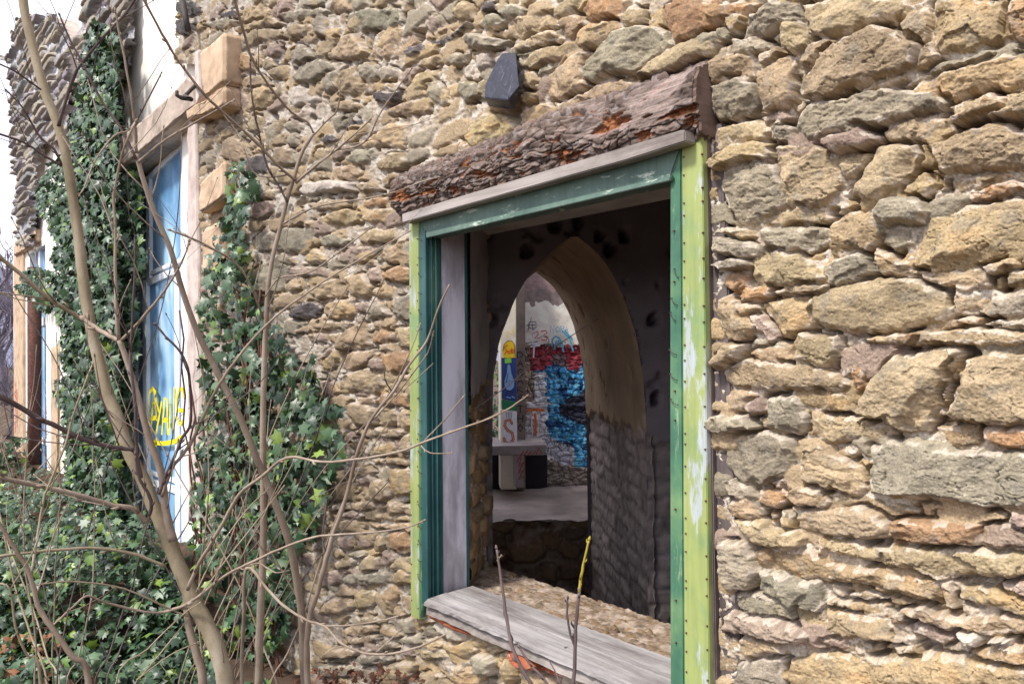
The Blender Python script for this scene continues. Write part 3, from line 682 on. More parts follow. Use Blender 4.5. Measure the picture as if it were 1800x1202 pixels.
def px_wall(name, pxs, pys, keep_fn, parent, yplane=0.0, stones=(), seed=0, y0=.032, **kw):
    PX, PY = np.meshgrid(pxs, pys); W = Py(PX, PY, yplane); X, Z = W[..., 0], W[..., 2]
    lst = []
    for c, h, P in stones:
        a = np.array(P); M = Py(a[:, 0], a[:, 1], yplane-.01)[:, [0, 2]]
        i0 = np.searchsorted(pxs, a[:, 0].min()-14); i1 = np.searchsorted(pxs, a[:, 0].max()+14)
        j0 = np.searchsorted(pys, a[:, 1].min()-14); j1 = np.searchsorted(pys, a[:, 1].max()+14)
        lst.append((c, h, [tuple(p) for p in M], (i0, i1, j0, j1)))
    H, C = masonry(X, Z, lst, seed, **kw)
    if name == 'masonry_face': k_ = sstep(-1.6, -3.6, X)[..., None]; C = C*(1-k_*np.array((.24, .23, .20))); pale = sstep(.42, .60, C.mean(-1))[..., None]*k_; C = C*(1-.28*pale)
    V = np.stack([X, yplane+y0-H, Z], -1); used, F = grid_faces(keep_fn(PX, PY, X, Z))
    return mesh_np(name, V[used], F, M_STONE, parent, C[used], smooth=True)
HOLE = [(722, 384), (1238, 226), (1252, 1300), (1000, 1186), (900, 1140), (752, 1068), (724, 1068)]
LOGP = [(706, 318), (760, 296), (813, 276), (887, 249), (963, 213), (1047, 187), (1147, 152), (1236, 120), (1238, 230), (1047, 280), (887, 322), (710, 366)]
def keep_main(PX, PY, X, Z):
    lim = np.where(PY < 112, 302, 343)+9*fbm(X*4, Z*9, 3, 90)
    return (PX > lim) & ~in_poly(PX, PY, HOLE) & ~in_poly(PX, PY, LOGP) & (Z > -.45) & (Z < 4.15)
wall = empty('rubble_stone_wall', (-1.5, .2, 0), 'tan rubble stone wall with pale mortar around the green window opening', 'wall')
PXS = np.concatenate([np.arange(288, 1802, STEP), np.arange(1804, 2100, 4.)]); PYS = np.concatenate([np.arange(-1300, -100, 12.), np.arange(-100, -4, 5.), np.arange(-4, 1206, STEP), np.arange(1208, 1700, 6.)])
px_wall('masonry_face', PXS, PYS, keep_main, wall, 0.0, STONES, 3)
# solid core behind the face, with the window opening
def Xat(px, y=0.0): return float(Py(px, 620, y)[0])
xl, xr = Xat(722), Xat(1246); zt = 1.86; zb = .34
core = MB(); xw = -4.95
core.box((xw, .075, -.5), (xl-.16, .45, 4.2)).box((xr+.02, .075, -.5), (2.6, .45, 2.7)).box((xl-.16, .0751, zt+.14), (xr+.02, .4499, 2.75)).box((xl-.16, .0751, -.5), (xr+.02, .4499, zb))
core.box((-4.95, .05, 2.9), (-3.2, .0749, 4.2))
core.build('masonry_core', M_LINT, wall)
# dressed quoins on the corner of the wall
q = empty('dressed_corner_stones', (-4.6, 0, 2.2), 'large smooth tan corner blocks at the left edge of the rubble wall', 'quoin', None)
roughen(MB().slab([(350, 92), (393, 55), (393, 146), (368, 166), (357, 172), (350, 120)], -.085, .10).build('corner_block', M_TAN, q, .012))
roughen(MB().slab([(327, 193), (393, 149), (393, 188), (352, 205), (340, 206), (328, 214)], -.082, .10).build('corner_block', M_TAN, q, .012))
roughen(MB().slab([(349, 322), (392, 282), (393, 345), (372, 362), (349, 376)], -.055, .10).build('corner_block', M_TAN, q, .012))
roughen(MB().slab([(352, 405), (386, 388), (390, 470), (352, 486)], -.03, .10).build('corner_block', M_TAN, q, .012))
roughen(MB().slab([(342, 92), (349, 86), (352, 170), (343, 190)], -.06, .12).build('corner_moulding', M_JST, q, .006))

# ================================================================== TIMBER ROUND THE WINDOW
win = empty('green_window_surround', (-1.8, 0, .6), 'peeling lime and dark green timber window surround without glass', 'window frame')
YF = -.012
MB().slab([(718.5, 389), (736, 385), (737, 1089), (722, 1081)], YF, .06).build('lime_casing_board', M_LIME, win, .002)
MB().slab([(736.6, 385), (740, 384), (749, 418), (750, 1046), (744, 1066), (738, 1088)], YF+.004, .06).build('green_casing_board', M_GREEN, win, .003)
MB().slab([(1198, 243), (1234, 233), (1240, 620), (1247, 1215), (1251, 1330), (1205, 1310), (1203, 1202), (1200, 620)], YF, .06).build('lime_casing_board', M_LIME, win, .002)
MB().slab([(1177.5, 318), (1197, 262), (1199.4, 620), (1202.4, 1202), (1204, 1300), (1178, 1290), (1177, 700)], YF+.003, .05).build('green_casing_board', M_GREEN, win, .003)
MB().slab([(738, 386), (1198, 243), (1196, 262), (1177, 316), (749, 417)], YF+.002, .06).build('head_casing_board', M_TEAL, win, .004)
MB().slab([(748, 409), (1180, 308), (1177, 318), (749, 418.5)], YF-.012, YF+.0015).build('head_bead', M_TEAL, win, .002)
# stepped moulding running back into the opening on the left side
xm = Xat(749.5, YF)
def vz(py, px, y): return float(Py(px, py, y)[2])
ztop = vz(416, 749, 0); zbot = vz(1046, 752, 0)
prof = [(0, YF), (.012, YF), (.012, .002), (.002, .006), (.016, .012), (.004, .018), (.004, .022), (.020, .030), (.006, .038), (.006, .044), (.013, .048), (.013, .056), (-.03, .056), (-.03, YF)]
MB().prism([(xm+a-.012, b, ztop+.02) for a, b in prof], [(xm+a-.012, b, zbot-.03) for a, b in prof]).build('side_moulding', M_TEALD, win, .0015)
P818 = Px(818, 700, xm-.006); P823 = Px(823, 700, xm)
def xplane_quad(x, y0, y1, z0, z1, t): return ((x-t, y0, z0), (x, y1, z1))
zs = float(Px(823, 1031, xm)[2]); print('sill z', zs, 'ztop', ztop, 'zbot', zbot, 'xm', xm, 'P818', P818, 'P823', P823)
MB().box((xm-.035, .0562, zs-.02), (xm-.004, P818[1], ztop+.06)).build('white_jamb_board', M_JAMB, win, .002)
MB().box((xm-.035, P818[1]+.0005, zs-.03), (xm+.003, P823[1], ztop+.05)).build('dark_jamb_strip', M_TEALD, win, .002)
MB().box((xm-.03, .062, ztop+.045), (xr+.0, .22, ztop+.085)).build('soffit_board', M_WOODH, win, .003)
# capping board under the log
MB().slab([(706, 376), (1198, 228), (1204, 229), (1204, 249), (1100, 282), (707, 392)], -.055, -.0125).build('capping_board', M_WOODH, win, .003)
# grey upright behind the right casing
MB().slab([(1234, 226), (1241, 224), (1248, 620), (1262, 1340), (1250, 1340), (1240, 620)], .004, .07).build('grey_upright', M_WOODV, win, .003)
MB().slab([(1236, 224), (1272, 214), (1283, 620), (1312, 1340), (1262, 1340), (1246, 620)], .022, .074).build('grey_upright', M_WOODV, win, .004)
# nails and staples
nb = MB(); nb.tube([(0, .003, 0), (0, -.0025, 0), (0, -.0035, 0)], [.0022, .0022, .0010], 8); nail0 = nb.build('nail_head', M_RUST, win); nail0.parent = win
nail0.matrix_parent_inverse = Matrix.Identity(4); first = True
def put(o0, W, rz=0, parent=win):
    global first
    o = o0 if first else clone(o0, parent); first = False
    o.parent = parent; o.matrix_parent_inverse = Matrix.Identity(4); o.location = Vector(tuple(map(float, W)))-parent.location; o.rotation_euler = (0, rz, 0); return o
for px0, px1, ya, yb, n in ((1202, 1207, 268, 1195, 26), (1234, 1244, 262, 1190, 22), (1184, 1188, 340, 1180, 7), (721.5, 724, 480, 1060, 9), (733.5, 735, 400, 1070, 14)):
    for k in range(n):
        t = (k+.7*random.random())/(n-.5); put(nail0, Py(px0+(px1-px0)*t, ya+(yb-ya)*t, YF-.0005))
sb = MB(); sb.tube([(-.012, .004, .004), (-.011, -.004, .004), (0, -.006, 0), (.011, -.004, -.004), (.012, .004, -.005)], [.0011]*5, 5); st0 = sb.build('staple', M_IRON, win); first = True
for k in range(20): put(st0, Py(738.5, 425+31*k+random.uniform(-4, 4), YF), random.uniform(-.3, .5))
for py in (480, 530, 556, 618, 662, 706): put(st0, Py(1186+random.uniform(-4, 4), py, YF), random.uniform(.2, .9))
# ---- sill
zsf = zs+.004
def on_z(px, py, z): return Pz(px, py, z)
A_, B_ = on_z(753, 1052, zsf), on_z(1100, 1204, zsf); C_, D_ = on_z(828, 1031, zsf), on_z(1177, 1166, zsf)
print('sill corners', A_, B_, C_, D_)
sill = empty('weathered_timber_sill', (-1.9, 0, zs), 'split grey timber sill board at the foot of the green window', 'sill')
YSF = float(A_[1]+B_[1])/2; YSB = min(.28, max(float(C_[1]), .16))
def sill_board(x0, x1, ya, yb, z1, z0, nm, mt, slope=.05):
    m = MB(); n = 60; V = []
    sec = [(ya, z0), (ya+.002, z1-.012), (ya+.014, z1-.002), ((ya+yb)/2-.012, z1+slope*(yb-ya)*.5), ((ya+yb)/2-.007, z1-.006+slope*(yb-ya)*.5), ((ya+yb)/2-.002, z1+slope*(yb-ya)*.5), (yb, z1+slope*(yb-ya)), (yb, z0)]
    for i in range(n+1):
        x = x0+(x1-x0)*i/n
        for k, (y, z) in enumerate(sec): V.append((x, y+(.003*math.sin(x*19+k)+.0025*random.uniform(-1, 1) if k in (0, 1) else 0), z+.0012*random.uniform(-1, 1)))
    F = []; s = len(sec)
    for i in range(n):
        for k in range(s): F.append((i*s+k, i*s+(k+1) % s, (i+1)*s+(k+1) % s, (i+1)*s+k))
    F.append(tuple(range(s))); F.append(tuple(n*s+k for k in range(s))[::-1]); m.add(V, F); return m.build(nm, mt, sill, 0, False)
XR2 = xr-.0
sill_board(float(A_[0])-.01, XR2, YSF, YSB, zsf, zsf-.022, 'sill_board', M_WOODS, .03)
sill_board(float(A_[0])-.015, XR2, YSF+.012, YSB-.03, zsf-.023, zsf-.058, 'fascia_board', M_JAMB if False else M_WOODH, .0)
# rough masonry ledge behind the sill board (part of the wall)
def patch(name, O, U, Vv, Nn, us, vs, parent, seed, relief=1., tone=(1, 1, 1), keep=None, mt=None, coarse=(4.6, 15.), fill=.03, paint=None):
    U, Vv, Nn, O = (np.asarray(a, float) for a in (U, Vv, Nn, O)); G, Hh = np.meshgrid(us, vs)
    H, C = masonry(G, Hh, [], seed, relief, coarse, tone, fill)
    if paint is not None: C = paint(G, Hh, C)
    k = np.ones(G.shape, bool) if keep is None else keep(G, Hh)
    used, F = grid_faces(k); W = O+G[..., None]*U+Hh[..., None]*Vv+H[..., None]*Nn
    return mesh_np(name, W[used], F, mt or M_STONE, parent, C[used], smooth=True)
patch('rough_ledge', (0, 0, zs-.03), (1, 0, 0), (0, 1, 0), (0, 0, 1), np.arange(xl-.2, xr+.05, .006), np.arange(YSB-.02, .47, .006), wall, 21, 1, (.62, .56, .54), None, None, (26, 34), .012)
MB().box((xl-.16, YSB-.02, zb), (xr+.02, .449, zs-.065)).build('ledge_core', M_LINT, wall)
# plastered reveal on the left, splayed, broken plaster over rubble
x9 = float(Pn(858, 700, (0, .46, 0), (0, 1, 0))[0]); y8 = float(P823[1]); uu = np.array([x9-xm, .46-y8, 0]); LU = np.linalg.norm(uu); uu = uu/LU; nn_ = np.array([uu[1], -uu[0], 0])
def rkeep(G, Hh): return np.ones(G.shape, bool)
us = np.arange(0, LU+.004, .005); vs = np.arange(zs-.05, ztop+.12, .008); G, Hh = np.meshgrid(us, vs)
H, C = masonry(G, Hh, [], 31, 1, (9, 14), (.8, .72, .66), .035)
zbrk = float(Px(840, 690, xm)[2]); edge = zbrk+.05*fbm(G*9, Hh*3, 3, 5)+.10*(G/LU-.4)
jag = LU-.018-.045*sstep(-.1, .5, fbm(G*0+3.3, Hh*5, 3, 8)); pl = (Hh > edge) & (G < jag)
Hp = .030+.002*fbm(G*12, Hh*12, 3, 9); Cp = np.array((.46, .42, .40))*(1+.18*fbm(G*7, Hh*7, 4, 10))[..., None]
H = np.where(pl, Hp, H-.004); C = np.where(pl[..., None], Cp, C); W = np.array([xm-.03, y8, 0])+G[..., None]*uu+Hh[..., None]*UP0+H[..., None]*nn_
used, F = grid_faces(pl | True); mesh_np('plastered_reveal', W[used], F, M_STONE, wall, C[used], smooth=True)
# soffit of the opening
MB().box((xl-.3, .23, ztop+.075), (xr+.05, .46, ztop+.12)).build('opening_soffit', M_PLASTER, wall)

# ---- log lintel
lg = empty('bark_log_lintel', (-1.8, 0, 1.75), 'rough log with flaking grey and orange bark above the green window', 'log')
ctr = [(703, 345), (813, 313), (963, 262), (1100, 216), (1243, 168)]
top_ = [(700, 313), (760, 290), (813, 270), (887, 243), (963, 207), (1047, 181), (1147, 145), (1240, 112)]; bot_ = [(700, 372), (760, 358), (887, 326), (1047, 288), (1147, 258), (1243, 226)]
c0, c1 = Py(703, 343, .0), Py(1243, 170, .0); n_u, n_v = 900, 190
U_ = np.linspace(0, 1, n_u)[None, :]; pxu = 703+(1243-703)*np.linspace(0, 1, n_u)
# even spacing on the real log
cx_ = c0[0]+(c1[0]-c0[0])*np.linspace(0, 1, n_u)
pxs_ = np.array([900+F_PX*float(((np.array([x, 0, 1.7])-CAM) @ RT)/((np.array([x, 0, 1.7])-CAM) @ FW)) for x in cx_])
ztp = Py(pxs_, np.interp(pxs_, [p[0] for p in top_], [p[1] for p in top_]), -.01)[:, 2]; zbt = Py(pxs_, np.interp(pxs_, [p[0] for p in bot_], [p[1] for p in bot_]), -.04)[:, 2]
cz = (ztp+zbt)/2; rr_ = (ztp-zbt)/2; L_ = cx_-cx_[0]; th = np.linspace(-.75*math.pi, .75*math.pi, n_v)
LL, TH = np.meshgrid(L_, th); RR = rr_[None, :]+0*TH; ax = LL; ay = TH*.085
sc_ = worley(ax*17+.9*fbm(ax*8, ay*8, 2, 3), ay*62+.9*fbm(ax*9, ay*9, 2, 4), 12); e = sc_[1]-sc_[0]
flk = ((sc_[2]*5) % 23)/23.; region = sstep(-.25, .15, fbm(ax*3.5, ay*6, 3, 41)+.22*np.sin(LL*3.2+TH*1.3)+.42)   # 1 = bark plates, 0 = stripped wood
rot = sstep(.34, .52, fbm(ax*6.5, ay*34, 5, 55)*.9+.20*np.exp(-((TH+.35)/.5)**2)-.16*np.exp(-((TH-.9)/.5)**2))
pl_ = np.clip(e/.25, 0, 1)**.6
Hb = region*(.012*pl_*(.5+flk))+.0045*fbm(ax*22, ay*60, 4, 66)*(.5+region)+(1-region)*.002*fbm(ax*10, ay*190, 3, 70)-.013*rot+.003*rot*fbm(ax*90, ay*90, 3, 77)
Cb = np.array((.17, .125, .105))*(.45+1.0*flk)[..., None]*(.3+.7*pl_)[..., None]; strip = np.array((.27, .21, .185))*(1+.55*fbm(ax*8, ay*160, 3, 71))[..., None]
lich = sstep(.1, .6, fbm(ax*30, ay*40, 3, 88))[..., None]*.5; Cb = Cb*(1-lich)+np.array((.34, .30, .29))*lich
Cc = Cb*region[..., None]+strip*(1-region)[..., None]; org = np.array((.25, .10, .045))*(1+.6*fbm(ax*40, ay*60, 3, 91))[..., None]; pink = sstep(.25, .6, fbm(ax*4, ay*7, 2, 95))[..., None]*.55*(1-region)[..., None]
Cc = Cc*(1-pink)+np.array((.46, .30, .26))*pink; Cc = Cc*(1-rot[..., None])+org*rot[..., None]; Cc = np.clip(Cc*(1+.2*fbm(ax*120, ay*120, 2, 99))[..., None], .01, .7)
R2 = RR+Hb; taper = 1-.25*np.clip((.02-LL)/.02, 0, 1); V = np.stack([cx_[None, :]+0*TH, .004-R2*np.cos(TH)*.66, cz[None, :]+R2*np.sin(TH)*taper], -1)
used, F = grid_faces(np.ones(TH.shape, bool)); mesh_np('bark', V.reshape(-1, 3), F, M_BARK, lg, Cc.reshape(-1, 3), smooth=True)
for nm, i, s in (('sawn_end', n_u-1, 1), ('sawn_end', 0, -1)):
    ring = [tuple(V[j, i]+np.array([s*.001, 0, 0])) for j in range(0, n_v, 3)]; b = MB(); b.prism(ring, [(p[0]+s*.008, p[1]*.98, p[2]) for p in ring]); b.build(nm, M_END, lg)
# ---- slate block and cable hooks stuck in the wall
sp = Py([852.5, 854, 875, 882.5, 901], [172, 150, 105, 92, 92], -.075); fr = [(852, 172), (854, 149), (875, 105), (901, 106), (893, 176)]; bk = [(858, 186), (852, 150), (884, 92), (907, 92), (913, 150)]
b = MB(); f1_ = Py([p[0] for p in fr], [p[1] for p in fr], -.055); f2_ = Py([p[0] for p in bk], [p[1] for p in bk], .02); b.add(list(f1_)+list(f2_)+[Py(905, 194, .0), Py(908, 108, -.06), Py(913, 152, -.06)],
    [(0, 1, 2, 3, 4), (1, 0, 5, 6), (2, 1, 6, 7), (3, 2, 7, 8), (4, 3, 11), (3, 11, 11+1) if False else (3, 8, 11), (4, 11, 12), (11, 8, 9), (11, 9, 12), (4, 12, 10), (0, 4, 10), (0, 10, 5), (12, 9, 10)])
M_SLATE, t, bb_ = mat('blue_black_slate', .55, .5); v = objvec(t); n = noise(t, 26, 8, v, .7, 1.2)
t.links.new(ramp(t, n, [(.3, (.022, .024, .036)), (.60, (.05, .052, .075)), (.66, (.16, .17, .21)), (.69, (.05, .052, .07))]), bb_.inputs['Base Color']); bump(t, bb_, n, .3, .004)
o = b.build('slate_block', M_SLATE, wall, .002); props(o, 'angular blue black slate block jutting from the wall above the log')
# brick under the sill
for pts, y0, y1 in (([(749, 1079), (763, 1078), (827, 1112), (822, 1117), (795, 1108), (752, 1086)], -.02, .08), ([(892, 1146), (905, 1148), (930, 1165), (937, 1176), (925, 1180), (897, 1158)], -.03, .07)):
    MB().slab(pts, y0, y1).build('broken_brick', M_BRICK, wall, .006)
# ================================================================== THE VAULTED ROOM SEEN THROUGH THE OPENING
vpa = ANG-math.atan((900-794)/F_PX)
Mdir = np.array([-math.cos(vpa), math.sin(vpa), 0]); Adir = np.array([math.sin(vpa), math.cos(vpa), 0])
DN = 3.6; Q0 = Pd(1008, 625, DN); TH_ = 1.62; Q1 = Q0+Mdir*TH_
def nearp(px, py): return Pn(px, py, Q0, Mdir)
def loc(px, py): W = nearp(px, py); return float((W-Q0) @ Adir), float(W[2])
ARCH = [(866, 1180), (866, 900), (866, 700), (870, 640), (879, 596), (897, 545), (922, 496), (960, 452), (1008, 412), (1052, 450), (1082, 497), (1103, 545), (1118, 600), (1128, 660), (1133, 730), (1135, 780), (1138, 900), (1142, 1180)]
from bisect import bisect
def smoothpts(P, n=5):
    out = []
    for i in range(len(P)-1):
        p0, p1, p2, p3 = P[max(i-1, 0)], P[i], P[i+1], P[min(i+2, len(P)-1)]
        if i == 8: p0 = p1
        if i == 7: p3 = p2
        for k in range(n):
            t = k/n; out.append(tuple(.5*((2*b)+(-a+c)*t+(2*a-5*b+4*c-d)*t*t+(-a+3*b-3*c+d)*t**3) for a, b, c, d in zip(p0, p1, p2, p3)))
    return out+[P[-1]]
AL = [loc(*p) for p in ARCH]; AL[0] = (AL[0][0], -1.6); AL[-1] = (AL[-1][0], -1.6); AC = smoothpts(AL)
arch = empty('arch_wall', Q0*np.array([1, 1, 0]), 'thick dim plaster wall with a pointed archway inside the room', 'wall')
def inside_arch(a, z):
    return in_poly(a, z, [(p[0], p[1]) for p in AC])
# near face: plaster above, bare rough brick below, as a fine sheet cut by the arch
av = np.arange(-.62, 2.6, .014); zv = np.arange(-1.5, 2.4, .014); G, Hh = np.meshgrid(av, zv)
def rubble_brick(G, Hh, seed):
    z = Hh*12.6+.35*pn(G*4, Hh*3, seed); row = np.floor(z); x = G*4.3+.5*(row % 2)+.18*pn(G*7, Hh*7, seed+1)+row*.37; colm = np.floor(x); h = PERM[(PERM[(colm.astype(np.int64)+seed) & 255]+row.astype(np.int64)) & 255]/255.
    e = np.minimum(np.minimum(x-colm, colm+1-x)/.07, np.minimum(z-row, row+1-z)/.16)+.5*fbm(G*22, Hh*22, 3, seed+2); e = np.clip(e, 0, 1)
    return .013*e*(.35+.9*h)+.005*fbm(G*20, Hh*20, 4, seed+3), .15+.7*h*e+.15*e
brk = loc(1150, 772)[1]
def dim_wall(G, Hh, seed, top, plcol, brcol, base):
    Hb, v = rubble_brick(G, Hh, seed); e = base+.05*fbm(G*7, Hh*3, 4, seed+5)
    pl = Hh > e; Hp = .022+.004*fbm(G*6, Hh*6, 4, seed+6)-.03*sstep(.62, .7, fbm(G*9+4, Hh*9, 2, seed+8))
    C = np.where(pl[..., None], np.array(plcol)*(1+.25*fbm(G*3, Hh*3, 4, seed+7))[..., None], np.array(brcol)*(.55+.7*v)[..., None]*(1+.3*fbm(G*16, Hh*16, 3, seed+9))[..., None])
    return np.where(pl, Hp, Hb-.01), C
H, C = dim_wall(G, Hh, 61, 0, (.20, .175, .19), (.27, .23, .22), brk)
for hx, hy in ((975, 395), (1016, 389), (1052, 415), (1097, 414), (1070, 437), (925, 440), (862, 563), (1147, 563), (1152, 700)):
    a_, z_ = loc(hx, hy); r = .022+.008*random.random(); H = np.where((G-a_)**2+((Hh-z_)/1.25)**2 < r*r, -.10, H)
ACn = np.array(AC); dS = sdf_poly(G, Hh, [tuple(p) for p in ACn]); inn = dS > 0; snap = inn & (dS < .021)
px_, pz2 = G[snap], Hh[snap]; bd = np.full(px_.shape, 9.); bx_, bz_ = px_.copy(), pz2.copy()
for i in range(len(ACn)-1):
    (ax_, az_), (ex_, ez_) = ACn[i], ACn[i+1]-ACn[i]; t_ = np.clip(((px_-ax_)*ex_+(pz2-az_)*ez_)/(ex_*ex_+ez_*ez_+1e-12), 0, 1); qx, qz = ax_+t_*ex_, az_+t_*ez_; d_ = np.hypot(px_-qx, pz2-qz); m_ = d_ < bd; bd = np.where(m_, d_, bd); bx_ = np.where(m_, qx, bx_); bz_ = np.where(m_, qz, bz_)
G[snap] = bx_; Hh[snap] = bz_; keep = ~inn | snap
W = Q0*np.array([1, 1, 0])+G[..., None]*Adir+Hh[..., None]*UP0-H[..., None]*Mdir
used, F = grid_faces(keep); M_DIM = m_attr('dim_plaster_and_brick', .95, .1, 200, .4, .004, .3)
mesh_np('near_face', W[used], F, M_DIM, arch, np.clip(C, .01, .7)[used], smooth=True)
# soffit and jambs
ns = 110; AC = np.array(AC); dd = np.linspace(-.022, TH_, ns); seg = np.r_[0, np.cumsum(np.hypot(*np.diff(AC, axis=0).T))]; sv = np.arange(0, seg[-1], .016)
ca, cz_ = np.interp(sv, seg, AC[:, 0]), np.interp(sv, seg, AC[:, 1]); ta, tz = np.gradient(ca), np.gradient(cz_); ln = np.hypot(ta, tz); na, nzv = tz/ln, -ta/ln
Dd, Sv = np.meshgrid(dd, sv); zz = cz_[:, None]+0*Dd
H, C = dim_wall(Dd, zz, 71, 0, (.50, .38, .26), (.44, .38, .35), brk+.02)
pz_ = sstep(.0, 1.4, zz)[..., None]; H = H-.022
W = Q0*np.array([1, 1, 0])+(ca[:, None]+na[:, None]*H)[..., None]*Adir+(zz+nzv[:, None]*H)[..., None]*UP0+Dd[..., None]*Mdir
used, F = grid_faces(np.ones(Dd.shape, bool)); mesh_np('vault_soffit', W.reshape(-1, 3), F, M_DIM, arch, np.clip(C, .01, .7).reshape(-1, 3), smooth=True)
# far face of the same wall
fb = MB(); B0 = Q1*np.array([1, 1, 0])
def fpt(a, z, d=0): return B0+Adir*a+UP0*z+Mdir*d
apex = max(range(len(AC)), key=lambda i: AC[i][1])
for i in range(apex):
    a0, z0 = AC[i]; a1, z1 = AC[i+1]; fb.add([fpt(-1.2, z0), fpt(a0, z0), fpt(a1, z1), fpt(-1.2, z1)], [(0, 1, 2, 3)])
for i in range(apex, len(AC)-1):
    a0, z0 = AC[i]; a1, z1 = AC[i+1]; fb.add([fpt(2.6, z0), fpt(a0, z0), fpt(a1, z1), fpt(2.6, z1)], [(0, 1, 2, 3)])
az = AC[apex][1]; fb.add([fpt(-1.2, az), fpt(2.6, az), fpt(2.6, 2.4), fpt(-1.2, 2.4)], [(0, 1, 2, 3)])
for a in (-.58, 2.6): fb.add([fpt(a, -1.6), fpt(a, 2.4), fpt(a, 2.4, -TH_), fpt(a, -1.6, -TH_)], [(0, 1, 2, 3)])
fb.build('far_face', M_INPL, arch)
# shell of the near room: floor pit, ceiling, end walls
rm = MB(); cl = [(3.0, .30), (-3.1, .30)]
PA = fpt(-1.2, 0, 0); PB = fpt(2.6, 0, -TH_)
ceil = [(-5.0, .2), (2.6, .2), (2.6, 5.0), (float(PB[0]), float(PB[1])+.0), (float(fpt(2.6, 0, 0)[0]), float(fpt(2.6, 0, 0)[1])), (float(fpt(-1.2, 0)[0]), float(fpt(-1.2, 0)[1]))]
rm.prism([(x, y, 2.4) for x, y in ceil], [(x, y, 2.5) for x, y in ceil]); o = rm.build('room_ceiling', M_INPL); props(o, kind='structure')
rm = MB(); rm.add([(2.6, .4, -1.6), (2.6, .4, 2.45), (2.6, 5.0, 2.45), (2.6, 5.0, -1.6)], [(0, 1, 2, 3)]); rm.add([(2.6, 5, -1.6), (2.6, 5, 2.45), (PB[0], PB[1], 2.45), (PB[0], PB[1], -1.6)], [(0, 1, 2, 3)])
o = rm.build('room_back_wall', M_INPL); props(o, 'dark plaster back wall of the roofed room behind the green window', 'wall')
rm = MB(); rm.box((-8, .451, -1.62), (2.6, 6.5, -1.5)); o = rm.build('pit_floor', M_GROUND); props(o, kind='structure')
# ---- far room, open to the sky
ze = EYE
zf = float(Pn(950, 911, Q0+Mdir*(TH_+.22), Mdir)[2]); O2 = Q0*np.array([1, 1, 0])
def fl(a, d, z): return O2+Adir*a+Mdir*d+UP0*z
flr = empty('raised_concrete_floor', fl(0, 2, 0), 'pale bare concrete floor slab with broken front edge beyond the archway', 'floor'); flr['kind'] = 'structure'
av = np.arange(-2.2, 2.6, .02); dv = np.arange(TH_+.02, 5.6, .02); G, Hh = np.meshgrid(av, dv)
H = .006*fbm(G*5, Hh*5, 5, 101)+.012*sstep(.5, .8, fbm(G*9, Hh*9, 3, 102)); C = np.array((.30, .255, .24))*(1+.40*fbm(G*3, Hh*3, 5, 103))[..., None]
W = fl(0, 0, zf)+G[..., None]*Adir+Hh[..., None]*Mdir+H[..., None]*UP0; fed = TH_+.14+.04*fbm(G*4, G*0, 3, 104)
used, F = grid_faces(Hh > fed); mesh_np('slab_surface', W[used], F, M_STONE, flr, np.clip(C, .02, .7)[used], smooth=True)
uu_ = np.arange(-2.0, 2.2, .014); vv_ = np.arange(-1.5, zf, .014); G, Hh = np.meshgrid(uu_, vv_); H, C = masonry(G, Hh, [], 111, 1.6, (6, 9), (.55, .5, .5), .09)
W = fl(0, TH_+.24, 0)+G[..., None]*Adir+Hh[..., None]*UP0-H[..., None]*Mdir; used, F = grid_faces(np.ones(G.shape, bool))
mesh_np('rubble_riser', W.reshape(-1, 3), F, M_STONE, flr, C.reshape(-1, 3), smooth=True)
# ---- graffiti wall with blue painted masonry
DG = float((Pd(980, 800, 6.75)-Q0) @ Mdir)
def gp(px, py, off=0.0): return Pn(px, py, Q0+Mdir*(DG-off), Mdir)
gw = empty('graffiti_wall', gp(985, 820)*np.array([1, 1, 0])+UP0*zf, 'tall ruined wall sprayed blue and white with graffiti beyond the arch', 'wall')
gx = np.arange(922, 1075, .55); gy = np.arange(440, 880, .75); G, Hh = np.meshgrid(gx, gy); W0 = gp(G, Hh); la = (W0-Q0) @ Adir; lz = W0[..., 2]
Hb, v = rubble_brick(la*1.4, lz*1.3, 121); f1, f2, cid = worley(la*11+.6*fbm(la*6, lz*6, 2, 3), lz*20, 33); e = np.clip((f2-f1)/.3, 0, 1); H1 = .014*e**.6+.018*fbm(la*14, lz*14, 4, 122)
stonez = (Hh+10*fbm(G*.05, Hh*.05, 3, 8) > 608+.0*G) | (Hh > 760); H = np.where(stonez, H1, .03+.003*fbm(la*8, lz*8, 4, 5))
n1 = fbm(G*.05, Hh*.05, 4, 131); n2 = fbm(G*.12, Hh*.12, 4, 132); C = np.ones(G.shape+(3,))*np.array((.80, .75, .67))*(1+.12*n1)[..., None]
def paintz(mask, c, k=1.0):
    global C
    C = np.where(mask[..., None], np.array(c)*(1+.25*n2)[..., None]*k+C*(1-k), C)
paintz(Hh < 532+8*n1, (.24, .19, .18)); paintz((Hh < 512+10*n1), (.30, .21, .20)); paintz((Hh > 605+9*n1) & (G < 945), (.40, .33, .25))
paintz((Hh > 607+8*n2) & (Hh < 650+10*n1) & (G > 932), (.34, .05, .07)); paintz((np.abs(G-985-8*n2) < 12) & (np.abs(Hh-636) < 14), (.22, .16, .17))
blue = (Hh > 645+14*n1-.0*G) & (G > 946+12*n2) & (Hh < 812+.35*(G-980)+12*n1); paintz(blue, (.05, .30, .62)); paintz(blue & (n2 > .0), (.16, .50, .78)); paintz(blue & (n1 < -.25), (.02, .08, .22))
paintz(blue & (Hh > 705+10*n1-.35*(G-990)) & (Hh < 730+.45*(G-985)+6*n2) & (G > 984), (.035, .038, .065))
wh = (G > 940) & (G < 962+10*n2) & (Hh > 655) & (Hh < 800); paintz(wh, (.74, .77, .88)); paintz((Hh > 770+.55*(G-955)-10+8*n2) & (Hh < 802+.5*(G-955)+8*n1) & (G < 1010), (.60, .62, .72))
